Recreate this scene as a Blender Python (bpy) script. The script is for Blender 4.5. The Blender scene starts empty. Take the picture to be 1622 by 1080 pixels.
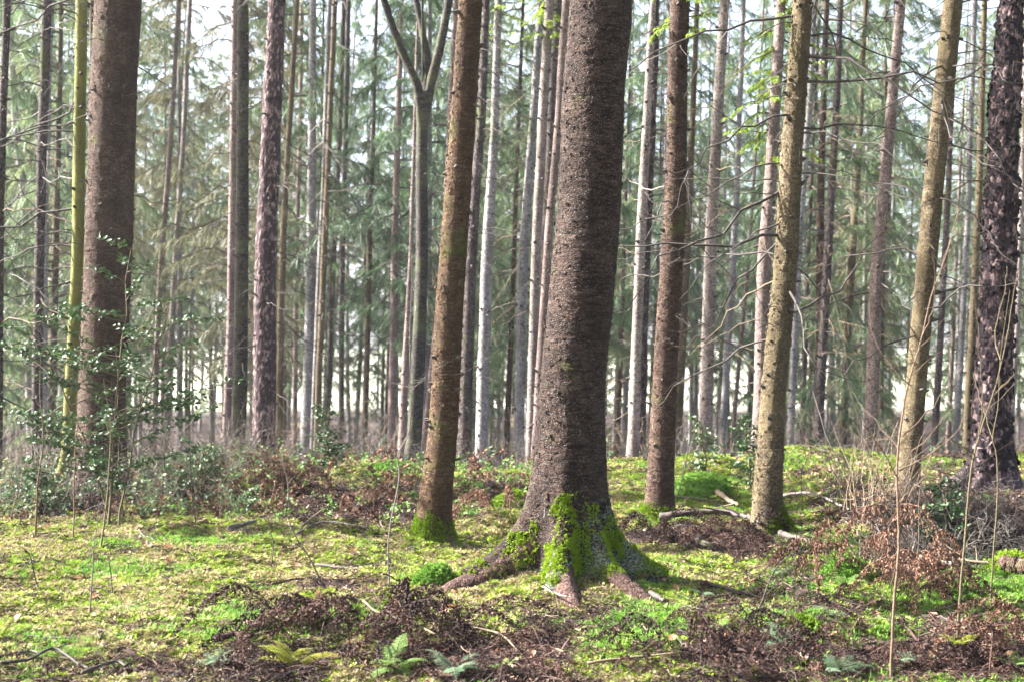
import bpy, math, random
import numpy as np
from mathutils import Vector, Matrix, Euler

R = random.Random(7)
RG = np.random.default_rng(11)
SC = bpy.context.scene
COL = SC.collection
FPX, CX, CY, EYE = 2253.0, 811.0, 540.0, 1.7      # layout units of the photograph: 1622 x 1080

# ---------------------------------------------------------------- camera
cam_d = bpy.data.cameras.new('camera'); cam = bpy.data.objects.new('camera', cam_d); COL.objects.link(cam)
cam.location = (0, 0, EYE); cam.rotation_euler = (math.radians(90), 0, 0)
cam_d.lens = 50.0; cam_d.sensor_width = 36.0; cam_d.clip_start = 0.1; cam_d.clip_end = 4000
cam_d.dof.use_dof = True; cam_d.dof.focus_distance = 10.2; cam_d.dof.aperture_fstop = 3.2
SC.camera = cam
# ---------------------------------------------------------------- sky and sun
SUN_EL, SUN_AZ = math.radians(35), math.radians(-79)      # azimuth from +Y, clockwise
w = bpy.data.worlds.new('World'); SC.world = w; w.use_nodes = True
nt = w.node_tree; bg = nt.nodes['Background']
sky = nt.nodes.new('ShaderNodeTexSky'); sky.sky_type = 'NISHITA'; sky.sun_disc = False
sky.sun_elevation = SUN_EL; sky.sun_rotation = SUN_AZ; sky.dust_density = 3.5; sky.air_density = 0.7; sky.ozone_density = 1.0
hs = nt.nodes.new('ShaderNodeHueSaturation'); hs.inputs['Saturation'].default_value = 0.7; nt.links.new(sky.outputs[0], hs.inputs['Color'])   # thin high cloud: a milky sky
nt.links.new(hs.outputs[0], bg.inputs[0]); bg.inputs[1].default_value = 0.08
sd = bpy.data.lights.new('sun', 'SUN'); sun = bpy.data.objects.new('sun', sd); COL.objects.link(sun)
sd.energy = 5.0; sd.angle = math.radians(1.0); sd.color = (1.0, 0.975, 0.94)
sdir = Vector((math.sin(SUN_AZ) * math.cos(SUN_EL), math.cos(SUN_AZ) * math.cos(SUN_EL), math.sin(SUN_EL)))
sun.rotation_euler = sdir.to_track_quat('Z', 'Y').to_euler()
# ---------------------------------------------------------------- exposure and render settings
SC.render.engine = 'CYCLES'
SC.view_settings.view_transform = 'Standard'; SC.view_settings.look = 'None'
SC.view_settings.exposure = 3.1; SC.view_settings.gamma = 1.0; SC.view_settings.use_curve_mapping = False
cy = SC.cycles
cy.use_denoising = True; cy.max_bounces = 6; cy.diffuse_bounces = 3; cy.glossy_bounces = 2; cy.transmission_bounces = 3
cy.transparent_max_bounces = 6; cy.volume_bounces = 0; cy.use_adaptive_sampling = True; cy.adaptive_threshold = 0.02
cy.sample_clamp_indirect = 4.0; cy.caustics_reflective = False; cy.caustics_refractive = False

# ================================================================ noise
def _hash(ix, iy, iz, seed=0):
    h = (ix.astype(np.int64) * 374761393 + iy.astype(np.int64) * 668265263 + iz.astype(np.int64) * 2147483647 + seed * 1274126177) & 0xffffffff
    h = ((h ^ (h >> 13)) * 1274126177) & 0xffffffff
    h = ((h ^ (h >> 15)) * 2246822519) & 0xffffffff
    return ((h ^ (h >> 16)) & 0xffffff) / float(0xffffff)
def vnoise(x, y, z=None, seed=0):
    x = np.asarray(x, float); y = np.asarray(y, float); z = np.zeros_like(x) if z is None else np.asarray(z, float)
    fx, fy, fz = np.floor(x), np.floor(y), np.floor(z)
    u, v, s = x - fx, y - fy, z - fz
    u = u * u * (3 - 2 * u); v = v * v * (3 - 2 * v); s = s * s * (3 - 2 * s)
    g = lambda a, b, c: _hash(fx + a, fy + b, fz + c, seed)
    lo = (g(0, 0, 0) * (1 - u) + g(1, 0, 0) * u) * (1 - v) + (g(0, 1, 0) * (1 - u) + g(1, 1, 0) * u) * v
    hi = (g(0, 0, 1) * (1 - u) + g(1, 0, 1) * u) * (1 - v) + (g(0, 1, 1) * (1 - u) + g(1, 1, 1) * u) * v
    return (lo * (1 - s) + hi * s) * 2 - 1
def fbm(x, y, z=None, o=4, seed=0):
    t = 0; a = 1.0; f = 1.0
    for k in range(o):
        t = t + a * vnoise(np.asarray(x) * f, np.asarray(y) * f, None if z is None else np.asarray(z) * f, seed + k * 17); a *= 0.5; f *= 2.03
    return t / 1.6
def worley(x, y, z, seed=0):
    fx, fy, fz = np.floor(x), np.floor(y), np.floor(z)
    d1 = np.full(x.shape, 9.0); d2 = np.full(x.shape, 9.0); cid = np.zeros(x.shape)
    for a in (-1, 0, 1):
        for b in (-1, 0, 1):
            for c in (-1, 0, 1):
                gx, gy, gz_ = fx + a, fy + b, fz + c
                px = gx + _hash(gx, gy, gz_, seed); py = gy + _hash(gx, gy, gz_, seed + 1); pz = gz_ + _hash(gx, gy, gz_, seed + 2)
                d = np.sqrt((px - x) ** 2 + (py - y) ** 2 + (pz - z) ** 2)
                m = d < d1
                d2 = np.where(m, d1, np.minimum(d2, d)); cid = np.where(m, _hash(gx, gy, gz_, seed + 3), cid); d1 = np.where(m, d, d1)
    return d1, d2, cid
def sm(a, b, x):
    t = np.clip((np.asarray(x, float) - a) / (b - a), 0, 1); return t * t * (3 - 2 * t)

# ================================================================ ground shape and layout
def gz(x, y):
    x = np.asarray(x, float); y = np.asarray(y, float)
    near = 1 - sm(30, 60, y)
    z = (0.07 * fbm(x * .3 + 3, y * .3, o=2, seed=3) + 0.085 * fbm(x * 1.1, y * 1.1, o=3, seed=9)) * near
    z = z + (0.12 + .12 * vnoise(x * .55 + 3, y * .2, seed=77)) * sm(12, 16.2, y) - 0.5 * sm(17.3, 22, y) - 2.9 * sm(19, 40, y)
    bank = sm(2.55, 3.3, x + 0.25 * vnoise(y * 1.3, x)) * sm(11.0, 12.0, y + 0.35 * vnoise(x * 1.4, y * .3, seed=5)) * (1 - sm(17, 22, y))
    z = z + 0.36 * bank * (1 - .5 * sm(12.2, 13.8, y))
    z = z + 0.12 * np.exp(-(((x - .45) / .75) ** 2 + ((y - 9.9) / .8) ** 2))           # round the big spruce
    z = z + 0.21 * np.exp(-(((x + .78) / .5) ** 2 + ((y - 8.2) / .4) ** 2))         # heap of old bracken
    z = z + 0.10 * np.exp(-(((x - 1.75) / .45) ** 2 + ((y - 8.0) / .35) ** 2))
    z = z + 0.10 * np.exp(-(((x - 2.75) / .5) ** 2 + ((y - 7.7) / .3) ** 2))
    z = z + 0.16 * np.exp(-(((x + .02) / .3) ** 2 + ((y - 12.9) / .35) ** 2))          # mossy hump behind
    z = z + 0.16 * np.exp(-(((x - 2.2) / .38) ** 2 + ((y - 16.0) / .4) ** 2))
    return z
def gz1(x, y): return float(gz(np.array([x]), np.array([y]))[0])
def at(px, py, d): return Vector(((px - CX) * d / FPX, d, EYE - (py - CY) * d / FPX))
def on_ground(px, py):
    ds = np.arange(5.0, 60, .02); xs = (px - CX) * ds / FPX; zs = EYE - (py - CY) * ds / FPX
    hit = np.nonzero(zs <= gz(xs, ds))[0]
    d = float(ds[hit[0]]) if len(hit) else 60.0
    x = (px - CX) * d / FPX
    return Vector((x, d, gz1(x, d)))
def blobs(px, py, rows):
    t = np.zeros_like(px)
    for (bx, by, rx, ry, a) in rows: t = t + a * np.exp(-(((px - bx) / rx) ** 2 + ((py - by) / ry) ** 2))
    return t
def ground_masks(x, y):
    """how much litter (0..1) and how much lush green moss (0..1) grows at a place on the forest floor"""
    z = gz(x, y); yy = np.maximum(y, 3.0)
    px = CX + x * FPX / yy; py = CY - (z - EYE) * FPX / yy
    n1 = fbm(x * 1.6, y * 1.6, o=4, seed=31); n2 = fbm(x * 2.5 + 9, y * 2.5, o=3, seed=41); n3 = fbm(x * 5, y * 5, o=3, seed=51)
    L = blobs(px, py, [(600, 800, 190, 38, .95), (820, 775, 90, 25, .5), (640, 985, 110, 55, .55), (420, 1050, 150, 30, .6), (760, 1055, 120, 40, .7), (880, 1020, 60, 40, .5),
        (560, 900, 60, 25, .35), (1080, 850, 110, 22, .85), (1230, 900, 70, 40, .55), (1150, 1030, 110, 55, .9), (1330, 960, 120, 30, .55), (1400, 1040, 200, 40, .7), (1560, 1020, 110, 60, .9),
        (1400, 900, 60, 40, .6), (1180, 860, 90, 18, .5), (880, 985, 60, 22, .6), (960, 960, 50, 15, .5), (1500, 850, 80, 50, .9), (1540, 800, 70, 30, 1.0), (150, 1060, 160, 30, .55), (140, 800, 240, 30, .8),
        (1300, 815, 70, 25, .45), (1400, 800, 70, 40, .6), (1450, 850, 70, 50, .8), (1570, 830, 100, 50, 1.1), (1000, 1095, 800, 38, .42), (500, 930, 110, 14, .4)])
    L = L * .85 + .45 * n1 + .26 * n3 - .08 + .08 * sm(.3, 2.5, x) + .7 * sm(17.0, 18.5, y)
    L = np.clip(L, 0, 1)
    G = blobs(px, py, [(400, 985, 120, 32, .9), (180, 900, 80, 16, .8), (60, 1030, 90, 30, .5), (1000, 1000, 130, 40, .75), (1560, 930, 110, 40, .9), (1340, 900, 60, 30, .5), (1300, 860, 60, 15, .8),
        (1250, 985, 70, 30, .6), (600, 1000, 60, 30, .5), (1110, 775, 40, 20, 1.), (620, 745, 60, 10, .5), (1400, 1000, 60, 25, .4), (1040, 915, 60, 20, .4), (830, 900, 60, 25, .35), (250, 860, 200, 10, .4)])
    G = np.clip(G + .45 * n2 - .02 + .22 * sm(.3, 2.0, x), 0, 1)
    return L, G

# ================================================================ mesh helpers
def mesh_np(name, V, faces, mats=(), midx=None, smooth=False, attrs=None):
    V = np.asarray(V, np.float32); me = bpy.data.meshes.new(name)
    me.vertices.add(len(V)); me.vertices.foreach_set('co', V.ravel())
    if not isinstance(faces, (list, tuple)): faces = [faces]
    faces = [np.asarray(f, np.int32) for f in faces if len(f)]
    loops = np.concatenate([f.ravel() for f in faces]); tot = np.concatenate([np.full(len(f), f.shape[1]) for f in faces])
    st = np.concatenate([[0], np.cumsum(tot)[:-1]]).astype(np.int32)
    me.loops.add(len(loops)); me.loops.foreach_set('vertex_index', loops.astype(np.int32))
    me.polygons.add(len(st)); me.polygons.foreach_set('loop_start', st)
    if midx is not None: me.polygons.foreach_set('material_index', np.asarray(midx, np.int32))
    me.update(calc_edges=True)
    me.polygons.foreach_set('use_smooth', np.full(len(st), smooth))
    for k, a in (attrs or {}).items():
        at_ = me.attributes.new(k, 'FLOAT', 'POINT'); at_.data.foreach_set('value', np.asarray(a, np.float32))
    for m in mats: me.materials.append(m)
    return me
class MB:
    def __init__(s): s.V = []; s.F3 = []; s.F4 = []; s.M3 = []; s.M4 = []; s.n = 0
    def add(s, V, F, m=0):
        V = np.asarray(V, float); F = np.asarray(F, np.int64)
        s.V.append(V)
        if F.shape[1] == 3: s.F3.append(F + s.n); s.M3.append(np.full(len(F), m))
        else: s.F4.append(F + s.n); s.M4.append(np.full(len(F), m))
        s.n += len(V); return s
    def tube(s, P, r, k=6, m=0, cap=True):
        V, F = tube(P, r, k); s.add(V, F, m)
        return s
    def mesh(s, name, mats, smooth=False):
        F = []; M = []
        if s.F3: F.append(np.concatenate(s.F3)); M.append(np.concatenate(s.M3))
        if s.F4: F.append(np.concatenate(s.F4)); M.append(np.concatenate(s.M4))
        return mesh_np(name, np.concatenate(s.V), F, mats, np.concatenate(M), smooth)
def tube(P, r, k=6):
    P = np.asarray(P, float); n = len(P); r = np.broadcast_to(np.asarray(r, float), (n,))
    T = np.gradient(P, axis=0); T /= np.linalg.norm(T, axis=1)[:, None] + 1e-9
    ref = np.array([0, 0, 1.]) if abs(T[0, 2]) < .9 else np.array([1., 0, 0])
    A = np.cross(T, ref); bad = np.linalg.norm(A, axis=1) < 1e-3; A[bad] = [1, 0, 0]; A /= np.linalg.norm(A, axis=1)[:, None]
    for i in range(1, n):
        a = A[i - 1] - T[i] * np.dot(A[i - 1], T[i]); A[i] = a / (np.linalg.norm(a) + 1e-9)
    B = np.cross(T, A); th = np.arange(k) * 2 * math.pi / k
    V = (P[:, None] + r[:, None, None] * (np.cos(th)[None, :, None] * A[:, None] + np.sin(th)[None, :, None] * B[:, None])).reshape(-1, 3)
    i = np.arange(n - 1)[:, None] * k; j = np.arange(k)[None]; j2 = (j + 1) % k
    F = np.stack([i + j, i + j2, i + k + j2, i + k + j], -1).reshape(-1, 4)
    return V, F
def bez(pts, n):
    """smooth curve through points (Catmull-Rom)"""
    P = np.asarray([tuple(p) for p in pts], float); m = len(P)
    if m == 2: return P[0] + (P[1] - P[0]) * np.linspace(0, 1, n)[:, None]
    E = np.vstack([2 * P[0] - P[1], P, 2 * P[-1] - P[-2]]); t = np.linspace(0, m - 1 - 1e-6, n); i = t.astype(int); f = (t - i)[:, None]
    a, b, c, d = E[i], E[i + 1], E[i + 2], E[i + 3]
    return .5 * (2 * b + (c - a) * f + (2 * a - 5 * b + 4 * c - d) * f ** 2 + (3 * b - a - 3 * c + d) * f ** 3)
def link(name, me, parent=None, loc=(0, 0, 0), rot=(0, 0, 0), scl=(1, 1, 1)):
    o = bpy.data.objects.new(name, me); COL.objects.link(o); o.location = loc; o.rotation_euler = rot; o.scale = scl
    if parent is not None: o.parent = parent
    return o
def tag(o, label=None, cat=None, group=None, kind=None):
    for k, v in (('label', label), ('category', cat), ('group', group), ('kind', kind)):
        if v: o[k] = v
    return o
def source(name, me): return bpy.data.objects.new(name, me)      # mesh source for scattered ground cover, never linked
def scatter(name, pts, rot, scl, idx, sources, label=None, parent=None, cat=None):
    """one object of uncountable ground cover"""
    n = len(pts); me = bpy.data.meshes.new(name); me.vertices.add(n); me.vertices.foreach_set('co', np.asarray(pts, np.float32).ravel())
    a = me.attributes.new('rot', 'FLOAT_VECTOR', 'POINT'); a.data.foreach_set('vector', np.asarray(rot, np.float32).ravel())
    a = me.attributes.new('scl', 'FLOAT', 'POINT'); a.data.foreach_set('value', np.asarray(scl, np.float32))
    a = me.attributes.new('pick', 'INT', 'POINT'); a.data.foreach_set('value', np.asarray(idx, np.int32))
    o = link(name, me, parent); o['kind'] = 'stuff'
    if label: tag(o, label, cat)
    g = bpy.data.node_groups.new(name, 'GeometryNodeTree')
    g.interface.new_socket('Geometry', in_out='INPUT', socket_type='NodeSocketGeometry'); g.interface.new_socket('Geometry', in_out='OUTPUT', socket_type='NodeSocketGeometry')
    N = g.nodes; L = g.links; gi = N.new('NodeGroupInput'); go = N.new('NodeGroupOutput'); jn = N.new('GeometryNodeJoinGeometry')
    def na(nm, t):
        q = N.new('GeometryNodeInputNamedAttribute'); q.data_type = t; q.inputs['Name'].default_value = nm; return q.outputs['Attribute']
    er = N.new('FunctionNodeEulerToRotation'); L.new(na('rot', 'FLOAT_VECTOR'), er.inputs[0]); sc_ = na('scl', 'FLOAT'); pk = na('pick', 'INT')
    for i, s in enumerate(sources):
        oi = N.new('GeometryNodeObjectInfo'); oi.inputs[0].default_value = s; oi.inputs['As Instance'].default_value = True
        cp = N.new('FunctionNodeCompare'); cp.data_type = 'INT'; cp.operation = 'EQUAL'; L.new(pk, cp.inputs[2]); cp.inputs[3].default_value = i
        ip = N.new('GeometryNodeInstanceOnPoints'); L.new(gi.outputs[0], ip.inputs['Points']); L.new(cp.outputs[0], ip.inputs['Selection'])
        L.new(oi.outputs['Geometry'], ip.inputs['Instance']); L.new(er.outputs[0], ip.inputs['Rotation']); L.new(sc_, ip.inputs['Scale']); L.new(ip.outputs[0], jn.inputs[0])
    L.new(jn.outputs[0], go.inputs[0])
    md = o.modifiers.new('scatter', 'NODES'); md.node_group = g
    return o

# ================================================================ materials
def newmat(name):
    m = bpy.data.materials.new(name); m.use_nodes = True; t = m.node_tree; b = t.nodes['Principled BSDF']
    return m, t, b, t.nodes['Material Output']
def nd(t, typ, **kw):
    n = t.nodes.new(typ)
    for k, v in kw.items():
        if hasattr(n, k): setattr(n, k, v)
        else: n.inputs[k.replace('_', ' ')].default_value = v
    return n
def mixc(t, fac, a, b, mode='MIX'):
    n = t.nodes.new('ShaderNodeMix'); n.data_type = 'RGBA'; n.blend_type = mode
    for s, v in ((0, fac), (6, a), (7, b)):
        if isinstance(v, (int, float)): n.inputs[s].default_value = v
        elif isinstance(v, tuple): n.inputs[s].default_value = (*v, 1) if len(v) == 3 else v
        else: t.links.new(v, n.inputs[s])
    return n.outputs[2]
def ramp(t, fac, stops, interp='LINEAR'):
    n = t.nodes.new('ShaderNodeValToRGB'); cr = n.color_ramp; cr.interpolation = interp
    while len(cr.elements) < len(stops): cr.elements.new(0.5)
    for e, (p, c) in zip(cr.elements, stops):
        e.position = p; e.color = (*c, 1) if isinstance(c, tuple) else (c, c, c, 1)
    t.links.new(fac, n.inputs[0]); return n.outputs[0]
def mth(t, op, a, b=None):
    n = t.nodes.new('ShaderNodeMath'); n.operation = op
    for i, v in enumerate((a, b)):
        if v is None: continue
        if isinstance(v, (int, float)): n.inputs[i].default_value = v
        else: t.links.new(v, n.inputs[i])
    return n.outputs[0]
def coords(t, scale, kind='Object'):
    tc = t.nodes.new('ShaderNodeTexCoord'); mp = t.nodes.new('ShaderNodeMapping'); mp.inputs['Scale'].default_value = scale
    t.links.new(tc.outputs[kind], mp.inputs[0]); return mp.outputs[0]
def noise(t, vec, scale, detail=4, rough=.6):
    n = t.nodes.new('ShaderNodeTexNoise'); n.inputs['Scale'].default_value = scale; n.inputs['Detail'].default_value = detail; n.inputs['Roughness'].default_value = rough
    if vec is not None: t.links.new(vec, n.inputs['Vector'])
    return n.outputs['Fac']
def voro(t, vec, scale, feature='F1', rnd=1.0):
    n = t.nodes.new('ShaderNodeTexVoronoi'); n.feature = feature; n.inputs['Scale'].default_value = scale; n.inputs['Randomness'].default_value = rnd
    t.links.new(vec, n.inputs['Vector']); return n
def bump(t, b, h, strength, dist):
    n = t.nodes.new('ShaderNodeBump'); n.inputs['Strength'].default_value = strength; n.inputs['Distance'].default_value = dist
    t.links.new(h, n.inputs['Height']); t.links.new(n.outputs[0], b.inputs['Normal'])
def bark(name, dark, mid, light, lichen=(.34, .38, .33), lich=.3, algae=(.10, .12, .03), alg=.2, scale=55, zs=.6, bs=.7, base_lichen=0.0, rings=.25, dim=1.0, cellw=.34, spk_=0.0):
    """scaly conifer bark: flakes, darker cracks, lichen specks, algae blotches, dark knots"""
    m, t, b, out = newmat(name); L = t.links; dark = tuple(x * .58 * dim for x in dark); mid = tuple(x * .70 * dim for x in mid); light = tuple(x * .82 * dim for x in light); algae = tuple(x * .75 for x in algae)
    oi = t.nodes.new('ShaderNodeObjectInfo'); v1 = coords(t, (1, 1, zs)); vr = coords(t, (.45, .45, 2.6)); tc = t.nodes.new('ShaderNodeTexCoord')
    warp = nd(t, 'ShaderNodeVectorMath', operation='MULTIPLY_ADD'); nz = t.nodes.new('ShaderNodeTexNoise'); nz.inputs['Scale'].default_value = 22
    L.new(v1, nz.inputs['Vector']); L.new(nz.outputs['Color'], warp.inputs[0]); warp.inputs[1].default_value = (.035,) * 3; L.new(v1, warp.inputs[2])
    vo = voro(t, warp.outputs[0], scale); ve = voro(t, warp.outputs[0], scale, 'DISTANCE_TO_EDGE')
    big = noise(t, v1, 6, 5, .65); fine = noise(t, v1, 130, 3, .7); rg = noise(t, vr, 26, 4, .65)
    cell = t.nodes.new('ShaderNodeSeparateColor'); L.new(vo.outputs['Color'], cell.inputs[0])
    f = mth(t, 'ADD', mth(t, 'MULTIPLY', cell.outputs[0], cellw), mth(t, 'ADD', mth(t, 'MULTIPLY', big, .76 - cellw), mth(t, 'MULTIPLY', fine, .34)))
    f = mth(t, 'ADD', f, mth(t, 'MULTIPLY', mth(t, 'SUBTRACT', rg, .5), rings * 2))
    c = ramp(t, f, [(.28, dark), (.52, mid), (.8, light)])
    crack = ramp(t, ve.outputs['Distance'], [(.0, 1.0), (.13, 0.0)])
    c = mixc(t, mth(t, 'MULTIPLY', crack, .4), c, tuple(x * .45 for x in dark))
    an = ramp(t, noise(t, v1, 2.3, 5, .6), [(.62 - alg * .45, 0.0), (.80 - alg * .35, 1.0)])
    c = mixc(t, mth(t, 'MULTIPLY', an, .75), c, algae)
    sp = voro(t, v1, 70, 'F1'); sn = noise(t, v1, 3.7, 3, .6)
    spk = mth(t, 'MULTIPLY', ramp(t, sp.outputs['Distance'], [(.11 + spk_, 1.0), (.18 + spk_, 0.0)]), ramp(t, sn, [(.66 - lich * .35, 0.0), (.72 - lich * .3, 1.0)]))
    c = mixc(t, spk, c, lichen)
    stv = coords(t, (1, 1, .035)); stk = mth(t, 'MULTIPLY', ramp(t, noise(t, stv, 46, 2, .5), [(.70, 0.0), (.74, 1.0)]), ramp(t, noise(t, v1, 2.9, 3, .6), [(.52, 0.0), (.60, 1.0)]))
    c = mixc(t, mth(t, 'MULTIPLY', stk, .55), c, lichen)
    dk = ramp(t, noise(t, coords(t, (1, 1, .3)), 4.5, 4, .65), [(.42, 0.0), (.62, 1.0)]); c = mixc(t, mth(t, 'MULTIPLY', dk, .45), c, tuple(x * .8 for x in dark))
    if base_lichen:
        sx = t.nodes.new('ShaderNodeSeparateXYZ'); L.new(tc.outputs['Object'], sx.inputs[0])
        hb = ramp(t, mth(t, 'ADD', mth(t, 'MULTIPLY', sx.outputs[2], 1 / base_lichen), mth(t, 'SUBTRACT', mth(t, 'MULTIPLY', noise(t, v1, 9, 5, .7), 1.7), mth(t, 'MULTIPLY', sx.outputs[0], .9))), [(.95, 1.0), (1.55, 0.0)])
        hb = mth(t, 'MULTIPLY', hb, ramp(t, noise(t, v1, 48, 5, .8), [(.46, 0.0), (.60, 1.0)]))
        c = mixc(t, mth(t, 'MULTIPLY', hb, .62), c, (.19, .25, .185))
    hs = t.nodes.new('ShaderNodeHueSaturation'); L.new(c, hs.inputs['Color']); hs.inputs['Saturation'].default_value = 1.12
    L.new(mth(t, 'ADD', mth(t, 'MULTIPLY', oi.outputs['Random'], .35), .83), hs.inputs['Value'])
    L.new(hs.outputs[0], b.inputs['Base Color']); b.inputs['Roughness'].default_value = .9; b.inputs['Specular IOR Level'].default_value = .14
    hgt = mth(t, 'ADD', mth(t, 'MULTIPLY', ramp(t, ve.outputs['Distance'], [(0, 0.0), (.35, 1.0)]), .6), mth(t, 'ADD', mth(t, 'MULTIPLY', fine, .5), mth(t, 'MULTIPLY', rg, .8)))
    bump(t, b, hgt, bs, .012)
    return m
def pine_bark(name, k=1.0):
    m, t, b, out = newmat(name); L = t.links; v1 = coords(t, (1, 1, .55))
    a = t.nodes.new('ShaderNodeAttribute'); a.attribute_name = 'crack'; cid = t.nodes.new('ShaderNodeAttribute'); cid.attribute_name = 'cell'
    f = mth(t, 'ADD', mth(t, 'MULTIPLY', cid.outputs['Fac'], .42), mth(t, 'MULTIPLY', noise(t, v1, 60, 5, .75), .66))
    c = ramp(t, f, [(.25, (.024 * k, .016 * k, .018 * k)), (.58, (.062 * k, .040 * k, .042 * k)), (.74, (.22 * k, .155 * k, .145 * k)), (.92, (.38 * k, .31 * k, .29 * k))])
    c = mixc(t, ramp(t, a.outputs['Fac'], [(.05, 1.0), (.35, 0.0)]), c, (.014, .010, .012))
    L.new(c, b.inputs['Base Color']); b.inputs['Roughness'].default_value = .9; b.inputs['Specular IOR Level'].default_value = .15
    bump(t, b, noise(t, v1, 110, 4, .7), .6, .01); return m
def leafmat(name, stops, rough=.6, trans=.3, spec=.3, tcol=None, rnd='Random'):
    m, t, b, out = newmat(name); L = t.links
    oi = t.nodes.new('ShaderNodeObjectInfo'); geo = t.nodes.new('ShaderNodeNewGeometry'); tc = t.nodes.new('ShaderNodeTexCoord')
    wn = noise(t, geo.outputs['Position'], 1.3, 2, .5)
    f = mth(t, 'ADD', mth(t, 'MULTIPLY', oi.outputs['Random'], .45), mth(t, 'ADD', mth(t, 'MULTIPLY', geo.outputs['Random Per Island'], .40), mth(t, 'MULTIPLY', mth(t, 'SUBTRACT', wn, .35), .5)))
    c = ramp(t, f, stops); L.new(c, b.inputs['Base Color']); b.inputs['Roughness'].default_value = rough; b.inputs['Specular IOR Level'].default_value = spec
    if trans:
        tr = t.nodes.new('ShaderNodeBsdfTranslucent'); L.new(c, tr.inputs[0]); mx = t.nodes.new('ShaderNodeMixShader'); mx.inputs[0].default_value = trans
        L.new(b.outputs[0], mx.inputs[1]); L.new(tr.outputs[0], mx.inputs[2]); L.new(mx.outputs[0], out.inputs[0])
    return m
def woodmat(name, a, b_, c_=None, scale=60):
    m, t, b, out = newmat(name); v = coords(t, (1, 1, 1)); oi = t.nodes.new('ShaderNodeObjectInfo')
    c = ramp(t, mth(t, 'ADD', mth(t, 'MULTIPLY', noise(t, v, scale, 4, .7), .75), mth(t, 'MULTIPLY', oi.outputs['Random'], .25)), [(.3, a), (.62, b_), (.85, c_ or b_)])
    t.links.new(c, b.inputs['Base Color']); b.inputs['Roughness'].default_value = .8; b.inputs['Specular IOR Level'].default_value = .3
    bump(t, b, noise(t, v, scale * 2, 3, .7), .5, .004); return m

M = {}
M['brown'] = bark('bark_brown', (.030, .018, .014), (.082, .050, .037), (.19, .135, .105), lich=.55, alg=.12, scale=52, zs=1.4, bs=.7, dim=.82, cellw=.2)
M['main'] = bark('bark_main', (.022, .013, .011), (.066, .040, .032), (.17, .118, .095), lichen=(.44, .50, .46), lich=.9, alg=.05, scale=44, zs=1.7, bs=.6, dim=.60, cellw=.16, spk_=-.015, base_lichen=1.0, rings=.5)
M['second'] = bark('bark_second', (.036, .021, .014), (.10, .060, .036), (.21, .145, .095), lichen=(.38, .44, .36), lich=.35, alg=.20, scale=58, zs=1.5, bs=.7, dim=.85, cellw=.2, base_lichen=.22, rings=.3)
M['olive'] = bark('bark_olive', (.048, .037, .024), (.12, .092, .058), (.23, .185, .125), lich=.3, algae=(.12, .098, .052), alg=.35, scale=80, zs=.9, bs=.7)
M['green'] = bark('bark_green', (.08, .08, .03), (.17, .165, .075), (.28, .265, .15), lich=.2, algae=(.20, .20, .07), alg=.8, scale=70, bs=.5)
M['pale'] = bark('bark_pale', (.105, .083, .073), (.25, .208, .188), (.43, .375, .345), lich=.5, alg=.12, scale=70, bs=.6, dim=1.1)
M['grey'] = bark('bark_grey', (.10, .093, .090), (.24, .226, .22), (.42, .40, .39), lich=.7, alg=.15, scale=60, bs=.6, dim=1.1)
M['pink'] = bark('bark_pink', (.085, .060, .054), (.21, .158, .14), (.37, .30, .275), lich=.3, alg=.06, scale=75, bs=.6, dim=1.12)
M['darkbark'] = bark('bark_dark', (.028, .022, .021), (.072, .056, .052), (.17, .14, .13), lich=.5, alg=.15, scale=45, bs=.9)
M['beech'] = bark('bark_beech', (.024, .021, .019), (.056, .048, .042), (.125, .11, .098), lich=.2, algae=(.12, .13, .07), alg=.35, scale=30, zs=1.6, bs=.4)
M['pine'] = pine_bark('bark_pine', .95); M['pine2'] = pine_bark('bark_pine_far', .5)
M['twig_dark'] = woodmat('twig_dark', (.022, .018, .015), (.06, .048, .04), (.11, .09, .075))
M['twig_tan'] = woodmat('twig_tan', (.06, .042, .026), (.15, .11, .07), (.26, .205, .14))
M['twig_grey'] = woodmat('twig_grey', (.045, .037, .032), (.12, .10, .085), (.23, .20, .175))
M['sap'] = woodmat('sapling_bark', (.045, .028, .019), (.115, .075, .048), (.22, .165, .118))
M['sapgreen'] = woodmat('sapling_bark_green', (.045, .036, .016), (.105, .082, .042), (.18, .145, .088))
M['root'] = bark('bark_root', (.045, .028, .024), (.11, .067, .055), (.22, .15, .125), lich=.2, alg=.1, scale=55, bs=1.0)
M['needle_far'] = leafmat('needles_far', [(.1, (.045, .084, .046)), (.45, (.092, .148, .070)), (.8, (.165, .215, .09)), (1., (.24, .27, .11))], .55, .4, .3)
M['needle_olive'] = leafmat('needles_olive', [(.1, (.065, .072, .038)), (.5, (.125, .125, .064)), (.9, (.22, .20, .105))], .6, .35, .25)
M['needle_fresh'] = leafmat('needles_fresh', [(.1, (.16, .24, .03)), (.5, (.27, .37, .05)), (.9, (.40, .48, .09))], .5, .55, .3)
M['moss_straw'] = leafmat('moss_straw', [(.05, (.085, .095, .018)), (.35, (.20, .175, .062)), (.65, (.34, .275, .155)), (.95, (.47, .395, .285))], .8, .3, .1)
M['moss_yellow'] = leafmat('moss_yellow', [(.05, (.055, .10, .008)), (.45, (.15, .235, .018)), (.9, (.31, .40, .042))], .75, .35, .12)
M['moss_green'] = leafmat('moss_green', [(.05, (.034, .09, .012)), (.5, (.095, .20, .026)), (.95, (.20, .32, .058))], .7, .35, .15)
M['moss_trunk'] = leafmat('moss_trunk', [(.05, (.06, .11, .006)), (.5, (.16, .25, .013)), (.95, (.32, .42, .03))], .8, .25, .1)
M['litter'] = leafmat('litter', [(.05, (.013, .008, .008)), (.45, (.042, .026, .022)), (.75, (.10, .060, .046)), (1., (.26, .18, .135))], .7, .1, .12)
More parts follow.
